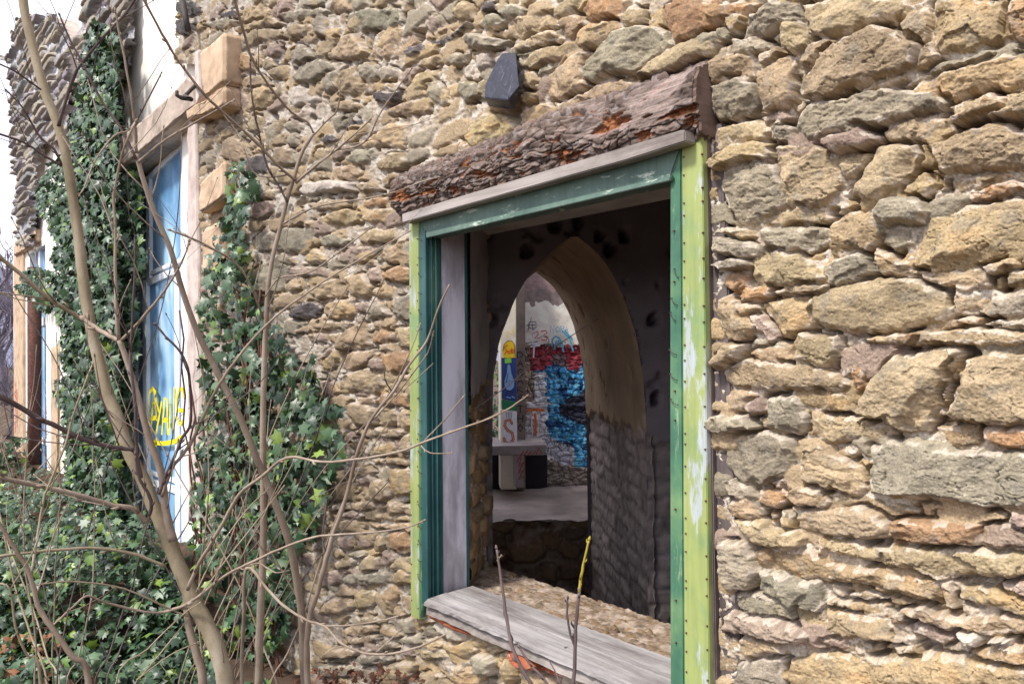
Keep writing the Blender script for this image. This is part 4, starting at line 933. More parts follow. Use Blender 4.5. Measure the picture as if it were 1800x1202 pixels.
paintz((G > 926) & (G < 954) & (Hh > 706) & (Hh < 782+5*n1), (.66, .64, .68)); paintz(Hh > 812+.15*(G-960)+8*n1, (.30, .26, .23)); paintz(v*0+(e < .18)*stonez > .5, (.05, .05, .07), .4)
used, F = grid_faces(Hh < 872); Wg = W0-(H-.03)[..., None]*Mdir; M_GRAF = m_attr('sprayed_masonry', .75, .3, 120, .3, .004, .2)
mesh_np('sprayed_masonry', Wg[used], F, M_GRAF, gw, np.clip(C, .012, .8)[used], smooth=True)
b = MB(); b.prism([gp(921, 430, -.04), gp(1250, 430, -.04), gp(1250, 880, -.04), gp(921, 880, -.04)], [gp(921, 430, -.04)+Mdir*.35, gp(1250, 430, -.04)+Mdir*.35, gp(1250, 880, -.04)+Mdir*.35, gp(921, 880, -.04)+Mdir*.35]); b.build('wall_core', M_CREAM, gw)
SPR = {}
def spray(name, color):
    if name not in SPR: SPR[name] = m_simple('spray_'+name, [(.3, tuple(c*.8 for c in color)), (.6, color)], 30, .6, .3, .05, .001)
    return SPR[name]
def stroke_mesh(mb, pts, wpx, plane):
    """a flat painted line: pixel points projected on the real wall plane"""
    W = [Vector(tuple(map(float, plane(x, y)))) for x, y in pts]; nrm = plane.n; dist = (W[0]-Vector(tuple(CAM))).length; hw = wpx*.5*dist/F_PX
    d = []; n = len(W); base = len(mb.v)
    for i, p in enumerate(W):
        t = (W[min(i+1, n-1)]-W[max(i-1, 0)]).normalized(); s = t.cross(nrm).normalized()*hw; mb.v += [tuple(p+s), tuple(p-s)]
    for i in range(n-1): mb.f.append((base+2*i, base+2*i+1, base+2*i+3, base+2*i+2))
    for p in (W[0], W[-1]):
        k = len(mb.v); tt = nrm.orthogonal().normalized(); bt = nrm.cross(tt)
        for j in range(8): mb.v.append(tuple(p+nrm*.0004+(tt*math.cos(j*math.pi/4)+bt*math.sin(j*math.pi/4))*hw))
        mb.f.append(tuple(range(k, k+8)))
class Pl:
    def __init__(s, p0, n, off=.004): s.n = Vector(tuple(map(float, n))); s.p0 = np.asarray(p0, float)+np.asarray(n, float)*off; s.nn = np.asarray(n, float)
    def __call__(s, x, y): return Pn(x, y, s.p0, s.nn)
def tagtext(name, strokes, wpx, plane, mt, parent):
    mb = MB()
    for st in strokes: stroke_mesh(mb, st, wpx, plane)
    me = bpy.data.meshes.new(name); me.from_pydata(mb.v, [], mb.f); return link(name, me, mt, parent)
def Z3(ox, oy, s, sts): return [[(ox+x/s, oy+y/s) for x, y in st] for st in sts]
pg = Pl(Q0+Mdir*DG, -Mdir, .034); z7 = lambda *s: Z3(860, 520, 3.535, s)
tagtext('anarchy_mark', z7([(240, 215), (262, 130), (272, 210)], [(230, 185), (290, 178)], [(250, 165), (285, 160), (300, 185), (280, 205), (250, 200), (240, 180), (255, 160)]), 1.3, pg, spray('black', (.03, .03, .05)), gw)
tagtext('white_sword_mark', z7([(300, 165), (285, 230), (270, 290)], [(255, 300), (310, 292)], [(258, 315), (312, 308)], [(280, 295), (275, 380)]), 2.8, pg, spray('white', (.75, .75, .85)), gw)
tagtext('red_number', z7([(278, 232), (300, 222), (305, 240), (280, 265), (310, 262)], [(322, 222), (350, 215), (360, 230), (338, 242), (362, 255), (352, 278), (325, 270)]), 2.0, pg, spray('crimson', (.50, .04, .08)), gw)
tagtext('blue_tag_word', z7([(380, 225), (380, 185), (403, 228), (403, 185)], [(425, 190), (413, 205), (418, 225), (434, 222), (436, 200), (425, 190)], [(445, 228), (445, 188), (462, 190), (463, 205), (447, 210)], [(472, 228), (480, 190), (490, 226)], [(475, 212), (488, 210)]), 1.2, pg, spray('sky', (.08, .35, .55)), gw)
tagtext('blue_arches', z7([(390, 310), (392, 270), (410, 252), (435, 262), (455, 300), (460, 345)], [(405, 330), (415, 285), (430, 275), (442, 310)], [(455, 220), (500, 265), (520, 340)], [(470, 215), (515, 270)]), 3.0, pg, spray('sky', (.08, .35, .55)), gw)
tagtext('black_scribble', z7([(310, 265), (330, 250), (365, 260), (372, 285), (350, 300), (370, 320)], [(300, 330), (330, 300), (345, 330), (362, 300), (375, 325), (400, 310)], [(215, 300), (270, 450)], [(215, 295), (300, 285)], [(245, 500), (285, 490)], [(262, 470), (262, 520)], [(248, 520), (285, 512)], [(245, 560), (265, 540), (280, 560), (262, 590), (282, 600)], [(235, 560), (240, 600)], [(400, 900), (410, 935), (430, 900), (450, 945), (470, 905), (490, 940)], [(430, 900), (470, 900), (490, 930), (450, 960), (425, 930)], [(350, 900), (370, 940), (360, 970)], [(380, 820), (395, 850), (380, 880)]), 1.2, pg, spray('black', (.03, .03, .05)), gw)
tagtext('orange_letter_t', z7([(240, 712), (285, 706), (335, 710)], [(285, 735), (288, 800), (287, 860)]), 4.2, pg, spray('orange', (.70, .16, .03)), gw)
tagtext('white_letter_edge', z7([(262, 735), (268, 870), (305, 872), (308, 735), (340, 725)], [(238, 690), (335, 685)]), 2.2, pg, spray('white', (.75, .75, .85)), gw)
# ---- square painted pillar and the beam in front of the far light
def pp(px, py, off=0.0): return Pn(px, py, Q0+Mdir*(DG-.35-off), Mdir)
pil = empty('painted_pillar', pp(893, 785)*np.array([1, 1, 0])+UP0*zf, 'cream square pillar painted with a yellow blot, a pale blue figure and an orange S', 'pillar')
def prismM(mb, front, th): return mb.prism(front, [f+Mdir*th for f in front])
M_PIL = m_simple('cream_pillar_paint', [(.3, (.78, .72, .58)), (.6, (.90, .85, .72))], 6, .8, .2, .2, .003)
prismM(MB(), [pp(880, 430), pp(907, 430), pp(908, 860), pp(880, 860)], .30).build('shaft', M_PIL, pil, .004)
pq = Pl(Q0+Mdir*(DG-.35), -Mdir, .004)
def blob(name, pts, mt, parent, plane, ox=860, oy=520, s=3.535):
    W = [tuple(map(float, plane(ox+x/s, oy+y/s))) for x, y in pts]; me = bpy.data.meshes.new(name); me.from_pydata(W, [], [tuple(range(len(W)))]); return link(name, me, mt, parent)
pq2 = Pl(Q0+Mdir*(DG-.35), -Mdir, .006); pq3 = Pl(Q0+Mdir*(DG-.35), -Mdir, .008)
blob('navy_panel', [(75, 385), (168, 385), (170, 655), (78, 640)], spray('navy', (.035, .07, .26)), pil, pq)
blob('green_panel', [(77, 645), (170, 655), (172, 715), (79, 705)], spray('green', (.03, .20, .11)), pil, pq)
blob('white_panel', [(79, 708), (172, 718), (174, 930), (85, 930)], spray('white', (.72, .72, .78)), pil, pq)
blob('yellow_blot', [(85, 340), (92, 300), (115, 278), (140, 278), (158, 305), (162, 380), (140, 386), (90, 384)], spray('yellow', (.90, .62, .03)), pil, pq2)
blob('green_blot', [(96, 390), (136, 382), (138, 415), (98, 420)], spray('lime', (.25, .70, .08)), pil, pq2)
blob('pale_blue_figure', [(110, 430), (122, 420), (134, 432), (140, 480), (158, 530), (156, 565), (135, 588), (108, 585), (93, 560), (92, 525), (106, 480)], spray('paleblue', (.22, .40, .72)), pil, pq2)
tagtext('figure_outline', z7([(110, 430), (122, 420), (134, 432), (140, 480), (158, 530), (156, 565), (135, 588), (108, 585), (93, 560), (92, 525), (106, 480), (110, 430)], [(118, 480), (105, 540), (125, 520), (122, 560), (140, 530)], [(110, 590), (108, 625)], [(140, 590), (145, 620)]), .9, pq3, spray('black', (.03, .03, .05)), pil)
tagtext('figure_feet', z7([(110, 628), (130, 634)], [(142, 625), (158, 634)]), 2.4, pq3, spray('paleblue', (.22, .40, .72)), pil)
tagtext('red_tag_word', z7([(112, 305), (92, 322), (110, 340), (95, 362)], [(112, 345), (122, 338), (114, 352), (122, 358)], [(126, 356), (126, 335), (134, 355), (134, 332)], [(140, 355), (140, 325), (150, 332), (140, 342), (150, 356)], [(155, 352), (155, 335)]), 1.2, pq3, spray('red', (.75, .04, .03)), pil)
tagtext('yellow_scrawl', z7([(95, 235), (125, 215), (120, 240), (100, 260), (130, 250)], [(140, 240), (150, 185), (152, 240)]), 1.1, pq3, spray('yellow', (.90, .62, .03)), pil)
tagtext('blot_outline', z7([(85, 340), (92, 300), (115, 278), (140, 278), (158, 305), (162, 380)]), .9, pq3, spray('black', (.03, .03, .05)), pil)
tagtext('letter_s_outline', z7([(140, 790), (128, 768), (103, 775), (95, 805), (115, 835), (143, 850), (150, 890), (128, 918), (98, 905), (92, 885)]), 4.6, pq2, spray('black', (.03, .03, .05)), pil)
tagtext('letter_s', z7([(140, 790), (128, 768), (103, 775), (95, 805), (115, 835), (143, 850), (150, 890), (128, 918), (98, 905), (92, 885)]), 2.6, pq3, spray('salmon', (.80, .28, .12)), pil)
tagtext('grey_strokes', z7([(105, 725), (108, 755)], [(120, 722), (122, 752)], [(135, 722), (136, 755)]), 1.4, pq3, spray('grey', (.25, .25, .32)), pil)
rt = empty('dark_pier', pp(917, 785)*np.array([1, 1, 0])+UP0*zf, 'narrow dark pier with black spray letters running down beside the cream pillar', 'pillar')
def rp_(px, py, off=0.0): return Pn(px, py, Q0+Mdir*(DG-.20-off), Mdir)
M_DPIER = m_simple('dark_pier_plaster', [(.3, (.13, .11, .10)), (.6, (.24, .20, .18))], 6, .9, .1, .3, .004)  # pier plaster in a dark grey-brown tone
prismM(MB(), [rp_(906, 430), rp_(923, 430), rp_(924, 860), rp_(906, 860)], .19).build('shaft', M_DPIER, rt, .004)
pr = Pl(Q0+Mdir*(DG-.20), -Mdir, .006)
def word(txt, x, y, dy, w_, h_, wpx, plane, mt, parent, name, dx=0):
    FT = {'D': [[(0, 0), (0, 1), (.6, .9), (1, .5), (.6, .1), (0, 0)]], 'A': [[(0, 1), (.5, 0), (1, 1)], [(.2, .6), (.8, .6)]], 'G': [[(1, .2), (.5, 0), (0, .4), (.3, 1), (1, .9), (1, .55), (.6, .55)]], 'R': [[(0, 1), (0, 0), (.9, .2), (.1, .5), (1, 1)]],
          'S': [[(1, .1), (.4, 0), (0, .25), (.9, .65), (.6, 1), (0, .9)]], 'T': [[(0, 0), (1, 0)], [(.5, 0), (.5, 1)]], 'H': [[(0, 0), (0, 1)], [(1, 0), (1, 1)], [(0, .5), (1, .5)]], 'O': [[(.5, 0), (0, .5), (.5, 1), (1, .5), (.5, 0)]],
          'N': [[(0, 1), (0, 0), (1, 1), (1, 0)]], 'Y': [[(0, 0), (.5, .5), (1, 0)], [(.5, .5), (.3, 1.2)]]}
    sts = []
    for i, ch in enumerate(txt):
        for st in FT.get(ch, []): sts.append([(x+dx*i+a*w_, y+dy*i+c*h_) for a, c in st])
    return tagtext(name, sts, wpx, plane, mt, parent)
word('DAGARS', 909.5, 618, 15.2, 10, 11, 1.9, pr, spray('black', (.03, .03, .05)), rt, 'black_letters'); word('THO', 910, 713, 16.5, 9, 12, 1.9, pr, spray('black', (.03, .03, .05)), rt, 'black_letters')
bm_ = empty('painted_bench_beam', pp(912, 800)*np.array([1, 1, 0])+UP0*zf, 'low concrete beam on a short post with red spray paint below the painted pillar', 'beam')
def bp(px, py, off=0.0): return Pn(px, py, Q0+Mdir*(DG-.62-off), Mdir)
M_BEAM = m_simple('grey_beam_concrete', [(.3, (.22, .19, .20)), (.6, (.36, .32, .31))], 7, .9, .1, .3, .004)
prismM(MB(), [bp(840, 785), bp(962, 781.5), bp(957, 800), bp(840, 800)], .62).build('beam', M_BEAM, bm_, .006)
prismM(MB(), [bp(905, 800.3), bp(921, 800.3), bp(922, 857), bp(906, 857)], .20).build('post', M_BEAM, bm_, .004)
prismM(MB(), [bp(840, 800, -.55), bp(962, 800, -.55), bp(962, 862, -.55), bp(840, 862, -.55)], .05).build('dark_back', m_simple('recess_shade', [(.3, (.012, .011, .016)), (.7, (.03, .027, .035))], 5), bm_)  # near-black backing; shade of the recess under the beam put into its colour
pb = Pl(Q0+Mdir*(DG-.62), -Mdir, .004)
tagtext('red_scrawl', z7([(240, 990), (262, 965), (268, 985), (285, 965), (290, 985), (310, 945), (325, 975)], [(175, 1030), (200, 1000), (185, 1060), (215, 1030), (180, 1100), (212, 1080), (182, 1140), (212, 1120)], [(180, 1010), (215, 965)], [(215, 990), (240, 960)]), 2.0, pb, spray('dullred', (.38, .07, .07)), bm_)
# ---- far-room enclosing walls and the greenery showing at the left gap
ew = MB(); ew.prism([fl(1.9, TH_+.01, -1.5), fl(1.9, DG+.4, -1.5), fl(1.9, DG+.4, 3.0), fl(1.9, TH_+.01, 3.0)], [fl(2.2, TH_+.01, -1.5), fl(2.2, DG+.4, -1.5), fl(2.2, DG+.4, 3.0), fl(2.2, TH_+.01, 3.0)]); o = ew.build('side_wall', M_PLASTER); props(o, 'plain plaster side wall of the roofless room right of the graffiti', 'wall')
# ================================================================== RECESSED FACADE TO THE LEFT
YR = .08
def XatY(px, y): return float(Py(px, 620, y)[0])
fac = empty('plastered_facade', (XatY(230, YR), YR, 0), 'pale plastered facade wall set back beyond the rubble wall', 'wall')
z1t = float(Py(325, 236, .12)[2]); z1b = float(Py(283, 992, .12)[2]); x1r, x1l = XatY(334, .12), XatY(233, .12)
x2r, x2l = XatY(88, .12), XatY(60, .12); xe = XatY(24, YR); z2t = float(Py(70, 440, .12)[2]); z2b = float(Py(75, 842, .12)[2]); xs = XatY(352, YR)
m = MB(); TOP = 7.5
zr = .5
m.box((x1l, YR, z1t), (xs, zr, TOP)).box((x1l, YR, -.3), (xs, zr, z1b)).box((x1r, YR, z1b), (xs, zr, z1t)).box((x2r, YR, -.3), (x1l, zr, 3.9)).box((x2l, YR, z2t), (x2r, zr, 3.2)).box((x2l, YR, -.3), (x2r, zr, z2b)).box((xe, YR, -.3), (x2l, zr, 3.2))
m.build('plaster_face', M_CREAM, fac)
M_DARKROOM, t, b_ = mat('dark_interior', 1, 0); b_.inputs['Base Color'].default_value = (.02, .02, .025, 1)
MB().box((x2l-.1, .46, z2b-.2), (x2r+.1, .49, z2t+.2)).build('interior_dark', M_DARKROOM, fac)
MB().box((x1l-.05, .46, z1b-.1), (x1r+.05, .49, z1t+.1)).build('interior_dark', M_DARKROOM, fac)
lin = empty('window_lintel_stone', Py(262, 250, 0), 'heavy brown stone lintel over the tall blue window', 'lintel')
roughen(MB().slab([(200, 246), (235, 222), (262, 199), (300, 165), (327, 134), (341, 141), (342, 188), (326, 198), (262, 254), (203, 304)], -.05, .16).build('lintel_block', M_LINT, lin, .012))
roughen(MB().slab([(208, 305), (262, 258), (329, 200), (329, 222), (262, 278), (214, 318)], .04, .22).build('lintel_step', M_LINT, lin, .008))
jm = empty('window_jamb_stone', Py(338, 900, 0), 'tall pinkish rendered stone jamb on the right of the blue window', 'jamb')
roughen(MB().slab([(327.5, 196), (343, 186), (349, 560), (353, 925), (331, 915), (328.5, 560)], .0, .27).build('jamb_block', M_JST, jm, .006))
def zpx(ox, oy, s, pts): return [(ox+x/s, oy+y/s) for x, y in pts]
def make_window(root, glass, bars, mull):
    MB().slab(glass, .150, .160).build('pane', M_PANE, root)
    for k, (nm, p) in enumerate(bars): MB().slab(p, .12+.0017*(k % 5)+(.009 if 'stile' not in nm else 0), .165).build(nm, M_BLUEF, root, .003)
bw = empty('blue_window', Py(285, 985, .12), 'tall pale blue framed window sprayed AYANG in yellow behind the sapling', 'window')
make_window(bw, [(233, 330), (262, 300), (329, 228), (331, 1010), (233, 965)],
  [('stile', [(317, 255), (331, 240), (331, 1010), (319, 1003)]), ('stile', [(306, 480), (314, 478), (316, 1000), (308, 995)]), ('stile', [(250, 500), (257, 496), (259, 975), (253, 972)]), ('stile', [(256, 318), (262, 311), (263, 490), (257, 493)]), ('stile', [(233, 335), (238, 329), (238, 968), (233, 964)]),
   ('transom', [(238, 488), (326, 449), (326, 457), (238, 495)]), ('transom', [(238, 499), (326, 461), (326, 474), (238, 511)]), ('rail', [(238, 818), (330, 850), (330, 858), (238, 825)]), ('rail', [(238, 831), (330, 864), (330, 876), (238, 843)]), ('bottom_rail', [(238, 954), (325, 990), (325, 1008), (238, 968)]), ('top_rail', [(250, 318), (318, 248), (318, 260), (250, 328)])], None)
pa = Pl(np.array([0, .150, 0]), (0, -1, 0), .004); pa2 = Pl(np.array([0, .12, 0]), (0, -1, 0), .004); yel = spray('bright_yellow', (.92, .78, .02))
ay_st = [[(790, 1090), (780, 950), (790, 870), (805, 848), (822, 870), (818, 905)], [(797, 1085), (806, 925), (818, 925), (828, 1010)], [(800, 1010), (826, 1000)], [(815, 870), (836, 965)], [(852, 925), (838, 1010), (824, 1085)], [(855, 1085), (868, 900), (880, 905), (886, 1085)], [(860, 1020), (885, 1010)], [(895, 1085), (897, 850), (914, 1085), (920, 850)],
         [(968, 890), (962, 850), (945, 855), (932, 900), (932, 1000), (950, 1040), (968, 1015), (966, 962), (944, 965)], [(800, 1130), (860, 1140), (920, 1130), (955, 1105)], [(825, 1120), (822, 1170), (812, 1202)]]
tagtext('yellow_graffiti_word', Z3(0, 400, 3.004, ay_st), 7.0, pa2, yel, bw)
w2 = empty('far_blue_window', Py(75, 845, .12), 'narrow blue window with red and white paint at the far end of the facade', 'window')
make_window(w2, [(60, 440), (88, 425), (88, 846), (60, 840)], [('stile', [(67, 440), (70, 438), (71, 840), (68, 840)]), ('stile', [(86, 428), (89, 426), (89, 846), (87, 846)]), ('transom', [(68, 560), (88, 555), (88, 570), (68, 574)]), ('rail', [(67, 767), (88, 774), (88, 785), (67, 778)])], None)
tagtext('red_white_marks', Z3(0, 600, 4, [[(300, 560), (305, 520)], [(318, 640), (320, 450)], [(268, 840), (270, 760)], [(265, 900), (275, 980)]]), 2.6, pa2, spray('crimson', (.50, .04, .08)), w2)
tagtext('white_marks', Z3(0, 600, 4, [[(310, 280), (325, 320), (312, 360), (328, 400)], [(285, 240), (288, 420)]]), 1.6, pa2, spray('white', (.75, .75, .85)), w2)
js = empty('far_window_surround', Py(32, 850, .1), 'tan dressed stone surround with red paint at the far corner of the facade', 'window surround')
roughen(MB().slab([(24, 432), (40, 420), (41, 846), (24, 842)], .05, .3).build('corner_block', M_TAN, js, .01))
roughen(MB().slab([(88.5, 610), (100, 604), (101, 850), (89, 848)], .05, .3).build('side_block', M_TAN, js, .01))
roughen(MB().slab([(24, 432), (62, 402), (62, 424), (42, 440), (24, 450)], .02, .3).build('top_block', M_TAN, js, .01))
tagtext('red_paint', Z3(0, 600, 4, [[(105, 300), (108, 330), (102, 370), (112, 400)], [(115, 340), (120, 440)], [(108, 420), (112, 520), (105, 640)], [(120, 480), (118, 600)]]), 3.2, Pl(np.array([0, .05, 0]), (0, -1, 0), .004), spray('red', (.75, .04, .03)), js)
rpz = empty('rusty_pipe', Py(62, 868, .0), 'rust brown upright pipe in front of the far window', 'pipe')
P1, P2 = Py(61, 868, .03), Py(60.5, 470, .03); b = MB(); b.tube([P1, (P1+P2)/2, (P2[0], P2[1], P2[2])], [.075]*3, 12); b.build('pipe', M_RUST, rpz, 0, True)
# broken rubble piers standing forward of the plaster
PIER1 = [(34, 34), (60, 24), (95, 25), (117, 60), (121, 110), (135, 160), (131, 235), (122, 250), (84, 252), (79, 262), (66, 268), (61, 345), (62, 432), (27, 434), (26, 300), (22, 250), (18, 180), (22, 112), (6, 108), (4, 98), (24, 90), (25, 60)]
PIER2 = [(150, -100), (232, -100), (230, 60), (219, 130), (196, 150), (200, 400), (205, 1000), (118, 1000), (122, 500), (130, 250), (142, 130), (126, 84), (128, 66), (142, 40), (149, 0)]
def keep_pier(P):
    def f(PX, PY, X, Z): k = 1.0; return in_poly(PX+3.5*fbm(Z*9, X*2, 3, 201), PY+6*fbm(X*3, Z*7, 3, 202), P)
    return f
pier1 = empty('broken_rubble_pier', Py(60, 430, 0)*np.array([1, 1, 0]), 'broken thin stone pier top against the sky, leftmost in the photo', 'pier', 'broken piers of the facade')
pier2 = empty('broken_rubble_pier', Py(170, 800, 0)*np.array([1, 1, 0]), 'ivy covered broken stone pier left of the tall blue window', 'pier', 'broken piers of the facade')
for pr_, P, a, b_, c, d_ in ((pier1, PIER1, 0, 140, 10, 440), (pier2, PIER2, 112, 240, -100, 1000)):
    px_wall('stone_courses', np.arange(a, b_, .55), np.arange(c, d_, 1.3), keep_pier(P), pr_, 0.0, [], 41 if pr_ is pier1 else 43, relief=1.1, coarse=(1.6, 13), fill_h=.075, tone=(.84, .98, 1.32))
    cx = np.mean([p[0] for p in P]); cy = np.mean([p[1] for p in P])
    MB().slab([(cx+(x-cx)*.93, cy+(y-cy)*.97) for x, y in P], .05, YR+.2).build('pier_core', M_LINT, pr_)
xp = float(Py(196, 500, 0)[0])
patch('stone_return', (xp-.05, 0, 0), (0, 1, 0), (0, 0, 1), (1, 0, 0), np.arange(-.01, .2, .012), np.arange(0, 5.2, .018), pier2, 47, 1.2, (.95, .85, .85), None, None, (5, 17), .06)
# iron hook and rod near the corner
hk = empty('bent_iron_hook', Py(345, 152, 0), 'bent dark iron hook sticking out of the corner of the wall', 'hook')
b = MB(); b.tube([Py(348, 148, 0), Py(341, 153, -.10), Py(325, 169, -.16), Py(336, 175, -.22), Py(318, 172, -.26), Py(311, 168, -.28), Py(311, 160, -.28)], [.011, .011, .011, .012, .012, .011, .009], 8); b.build('hook', M_IRON, hk, 0, True)
ird = empty('iron_rod', Py(330, 55, 0), 'thin dark iron rod hanging at the broken top edge of the wall', 'rod')
b = MB(); b.tube([Py(331, 55, -.05), Py(326, 30, -.06), Py(317, -15, -.06)], [.018]*3, 8); b.build('rod', M_IRON, ird, 0, True)
# ================================================================== GROUND, HILL
g = MB(); g.add([(-900, -900, -.42), (900, -900, -.42), (900, 900, -.42), (-900, 900, -.42)], [(0, 1, 2, 3)]); o = g.build('ground', M_GROUND); props(o, kind='structure')
def gz(x, y): return .05*fbm(x*.9, y*.9, 4, 301)+.02*fbm(x*6, y*6, 3, 302)+.16*sstep(-.4, -2.2, y)*sstep(-2.2, -4, x)+.03-.26*sstep(-4.7, -3.9, x)
gx_ = np.arange(-30, 3, .05); gy_ = np.arange(-6, .12, .04); G, Hh = np.meshgrid(gx_, gy_); C = np.array((.085, .058, .042))*(1+.5*fbm(G*7, Hh*7, 4, 303))[..., None]; Zg = gz(G, Hh)*(1-sstep(-5.2, -6, Hh))-.43*sstep(-5.2, -6, Hh)
used, F = grid_faces(np.ones(G.shape, bool)); o = mesh_np('earth_bank', np.stack([G, Hh, Zg], -1).reshape(-1, 3), F, m_attr('loose_earth', .95, .1, 60, .8, .01, .5), None, np.clip(C, .01, .3).reshape(-1, 3), smooth=True); props(o, kind='structure')
hx = np.linspace(-1.2, .5, 120); hl = MB()
M_HILL = m_simple('distant_woods', [(.35, (.10, .105, .15)), (.6, (.18, .18, .25))], .02, .95, .1, .2, 1)
gxx = np.linspace(-520, -120, 90); gyy = np.linspace(-60, 320, 60); G, Hh = np.meshgrid(gxx, gyy); Zh = 34*np.exp(-((G+380)/90)**2)*(1+.25*fbm(G*.02, Hh*.02, 4, 310))-1; used, F = grid_faces(np.ones(G.shape, bool))
o = mesh_np('hill', np.stack([G, Hh, Zh], -1).reshape(-1, 3), F, M_HILL, None, None, smooth=True); props(o, kind='structure')
# ================================================================== IVY
LT = np.array([(0, -.52), (.13, -.22), (.40, -.26), (.27, .0), (.46, .22), (.17, .24), (0, .36), (-.17, .24), (-.46, .22), (-.27, 0), (-.40, -.26), (-.13, -.22), (0, .02)])
LZ = np.array([-.10, -.02, -.07, -.01, -.06, .02, .05, .02, -.06, -.01, -.07, -.02, .07])
def unit(v): return v/np.maximum(np.linalg.norm(v, axis=-1, keepdims=True), 1e-9)
def leaf_mesh(name, Pp, Nn, size, cols, parent, tip=(0, 0, -1), m_=None, spin=.7, tmpl=LT):
    n = len(Pp); Nn = unit(Nn); tip = np.asarray(tip, float)+RS.normal(0, spin, (n, 3)); d = unit(tip-(tip*Nn).sum(-1, keepdims=True)*Nn); s = np.cross(d, Nn)
    sz = size[:, None]; x = tmpl[:, 0][None]*sz*RS.uniform(.8, 1.15, (n, 1)); y = -tmpl[:, 1][None]*sz; z = LZ[None]*sz*RS.uniform(.2, 2.2, (n, 1))
    V = Pp[:, None, :]+x[..., None]*s[:, None]+y[..., None]*d[:, None]+z[..., None]*Nn[:, None]
    b = np.arange(n)[:, None, None]*13; i = np.arange(12); T = np.stack([np.full(12, 12), i, (i+1) % 12], 1)[None]; F = (b+T).reshape(-1, 3)
    C = np.repeat(cols, 13, axis=0); rib = np.tile(np.r_[np.ones(12), 1.25], n)[:, None]; return mesh_np(name, V.reshape(-1, 3), F, m_ or M_LEAF, parent, np.clip(C*rib, 0, .8))
def leaf_cols(n, bright=0.15, u=None):
    base = np.array([(.016, .038, .018), (.026, .060, .024), (.040, .085, .034), (.06, .11, .05), (.09, .16, .03), (.14, .21, .03)]); p = np.array([.25, .28, .24, .13, .1*bright/.15*.6, .1*bright/.15*.4]); p /= p.sum()
    k = RS.choice(6, n, p=p); return base[k]*RS.uniform(.75, 1.3, (n, 1))
def sample(P, n):
    P = np.array(P, float); lo, hi = P.min(0), P.max(0); out = np.zeros((0, 2))
    while len(out) < n:
        q = RS.uniform(lo, hi, (n*2, 2)); q = q[in_poly(q[:, 0]+7*fbm(q[:, 0]*.05, q[:, 1]*.05, 3, 5), q[:, 1]+7*fbm(q[:, 0]*.05, q[:, 1]*.05, 3, 9), P)]; out = np.r_[out, q]
    return out[:n]
def wall_ivy(polys, n, y0, y1, parent, bright=.15, size=(.04, .07), clump=1.0):
    ar = []
    for P in polys: a = np.array(P); ar.append(abs(np.sum(a[:, 0]*np.roll(a[:, 1], -1)-a[:, 1]*np.roll(a[:, 0], -1)))/2)
    ar = np.array(ar)/sum(ar); W = []
    for P, f in zip(polys, ar):
        q = sample(P, max(8, int(n*f))); den = fbm(q[:, 0]*.03, q[:, 1]*.03, 3, 12); q = q[(den > -.55*clump) | (RS.rand(len(q)) < .3)]
        off = y0+(y1-y0)*RS.rand(len(q))**1.0*(.5+.8*np.clip(.5+fbm(q[:, 0]*.025, q[:, 1]*.025, 3, 15), 0, 1))
        if parent['label'].startswith('ivy with bigger'): kk = (q[:, 0] < 470) | (RS.rand(len(q)) < .62) | (q[:, 1] > 690)&(q[:, 0] < 560); q = q[kk]; off = off[kk]
        if parent['label'].startswith('dense'): r_ = RS.rand(len(q)); off = np.where((q[:, 0] < 206) & (q[:, 1] < 1000), -.05-.12*r_, .07-.09*r_)
        d = ray(q[:, 0], q[:, 1]); t = (off-CAM[1])/d[:, 1]; W.append(CAM+d*t[:, None])
    W = np.concatenate(W); n = len(W); Nn = np.array([.25, -1, .45])+RS.normal(0, .55, (n, 3)); depth = None
    return W, leaf_mesh('foliage', W-np.array(parent.location), Nn, RS.uniform(*size, n), leaf_cols(n, bright), None)
def adopt(o, parent): o.parent = parent; return o
IV1 = [[(140, 118), (205, 120), (215, 240), (240, 300), (250, 380), (250, 470), (232, 520), (240, 600), (228, 700), (230, 830), (232, 950), (285, 1010), (120, 1010), (118, 860), (112, 760), (95, 690), (112, 640), (100, 560), (62, 540), (28, 515), (45, 470), (90, 480), (95, 420), (70, 372), (60, 345), (90, 290), (125, 262), (130, 200)], [(138, 118), (160, 40), (200, 60), (215, 110), (205, 160)]]
IV2 = [[(392, 282), (432, 285), (452, 330), (425, 400), (430, 455), (470, 560), (505, 615), (545, 640), (565, 700), (604, 725), (603, 800), (575, 865), (560, 925), (540, 965), (500, 985), (520, 1040), (495, 1130), (430, 1202), (300, 1202), (300, 1040), (330, 990), (334, 900), (345, 800), (355, 690), (346, 560), (352, 470), (385, 400), (400, 330)]]
iv1 = empty('climbing_ivy', Py(190, 900, 0)*np.array([1, 1, 0]), 'dense dark green ivy climbing the pier left of the tall blue window', 'ivy', 'ivy climbing the ruin')
adopt(wall_ivy(IV1, 7600, .05, -.34, iv1, .10, (.07, .12))[1], iv1)
iv2 = empty('climbing_ivy', Py(450, 1150, 0)*np.array([1, 1, 0]), 'ivy with bigger glossy leaves climbing the rubble wall right of the blue window', 'ivy', 'ivy climbing the ruin')
adopt(wall_ivy(IV2, 3500, -.0, -.16, iv2, .19, (.04, .10), .12)[1], iv2)
loose = [[(480, 640), (500, 640), (500, 690), (478, 690)], [(535, 625), (548, 625), (560, 700), (530, 700)], [(610, 1040), (572, 1060), (562, 1080), (575, 1050)], [(440, 215), (460, 220), (455, 235)]]
adopt(wall_ivy(loose[:2], 40, -.05, -.10, iv2, .16, (.05, .08))[1], iv2)
b = MB()
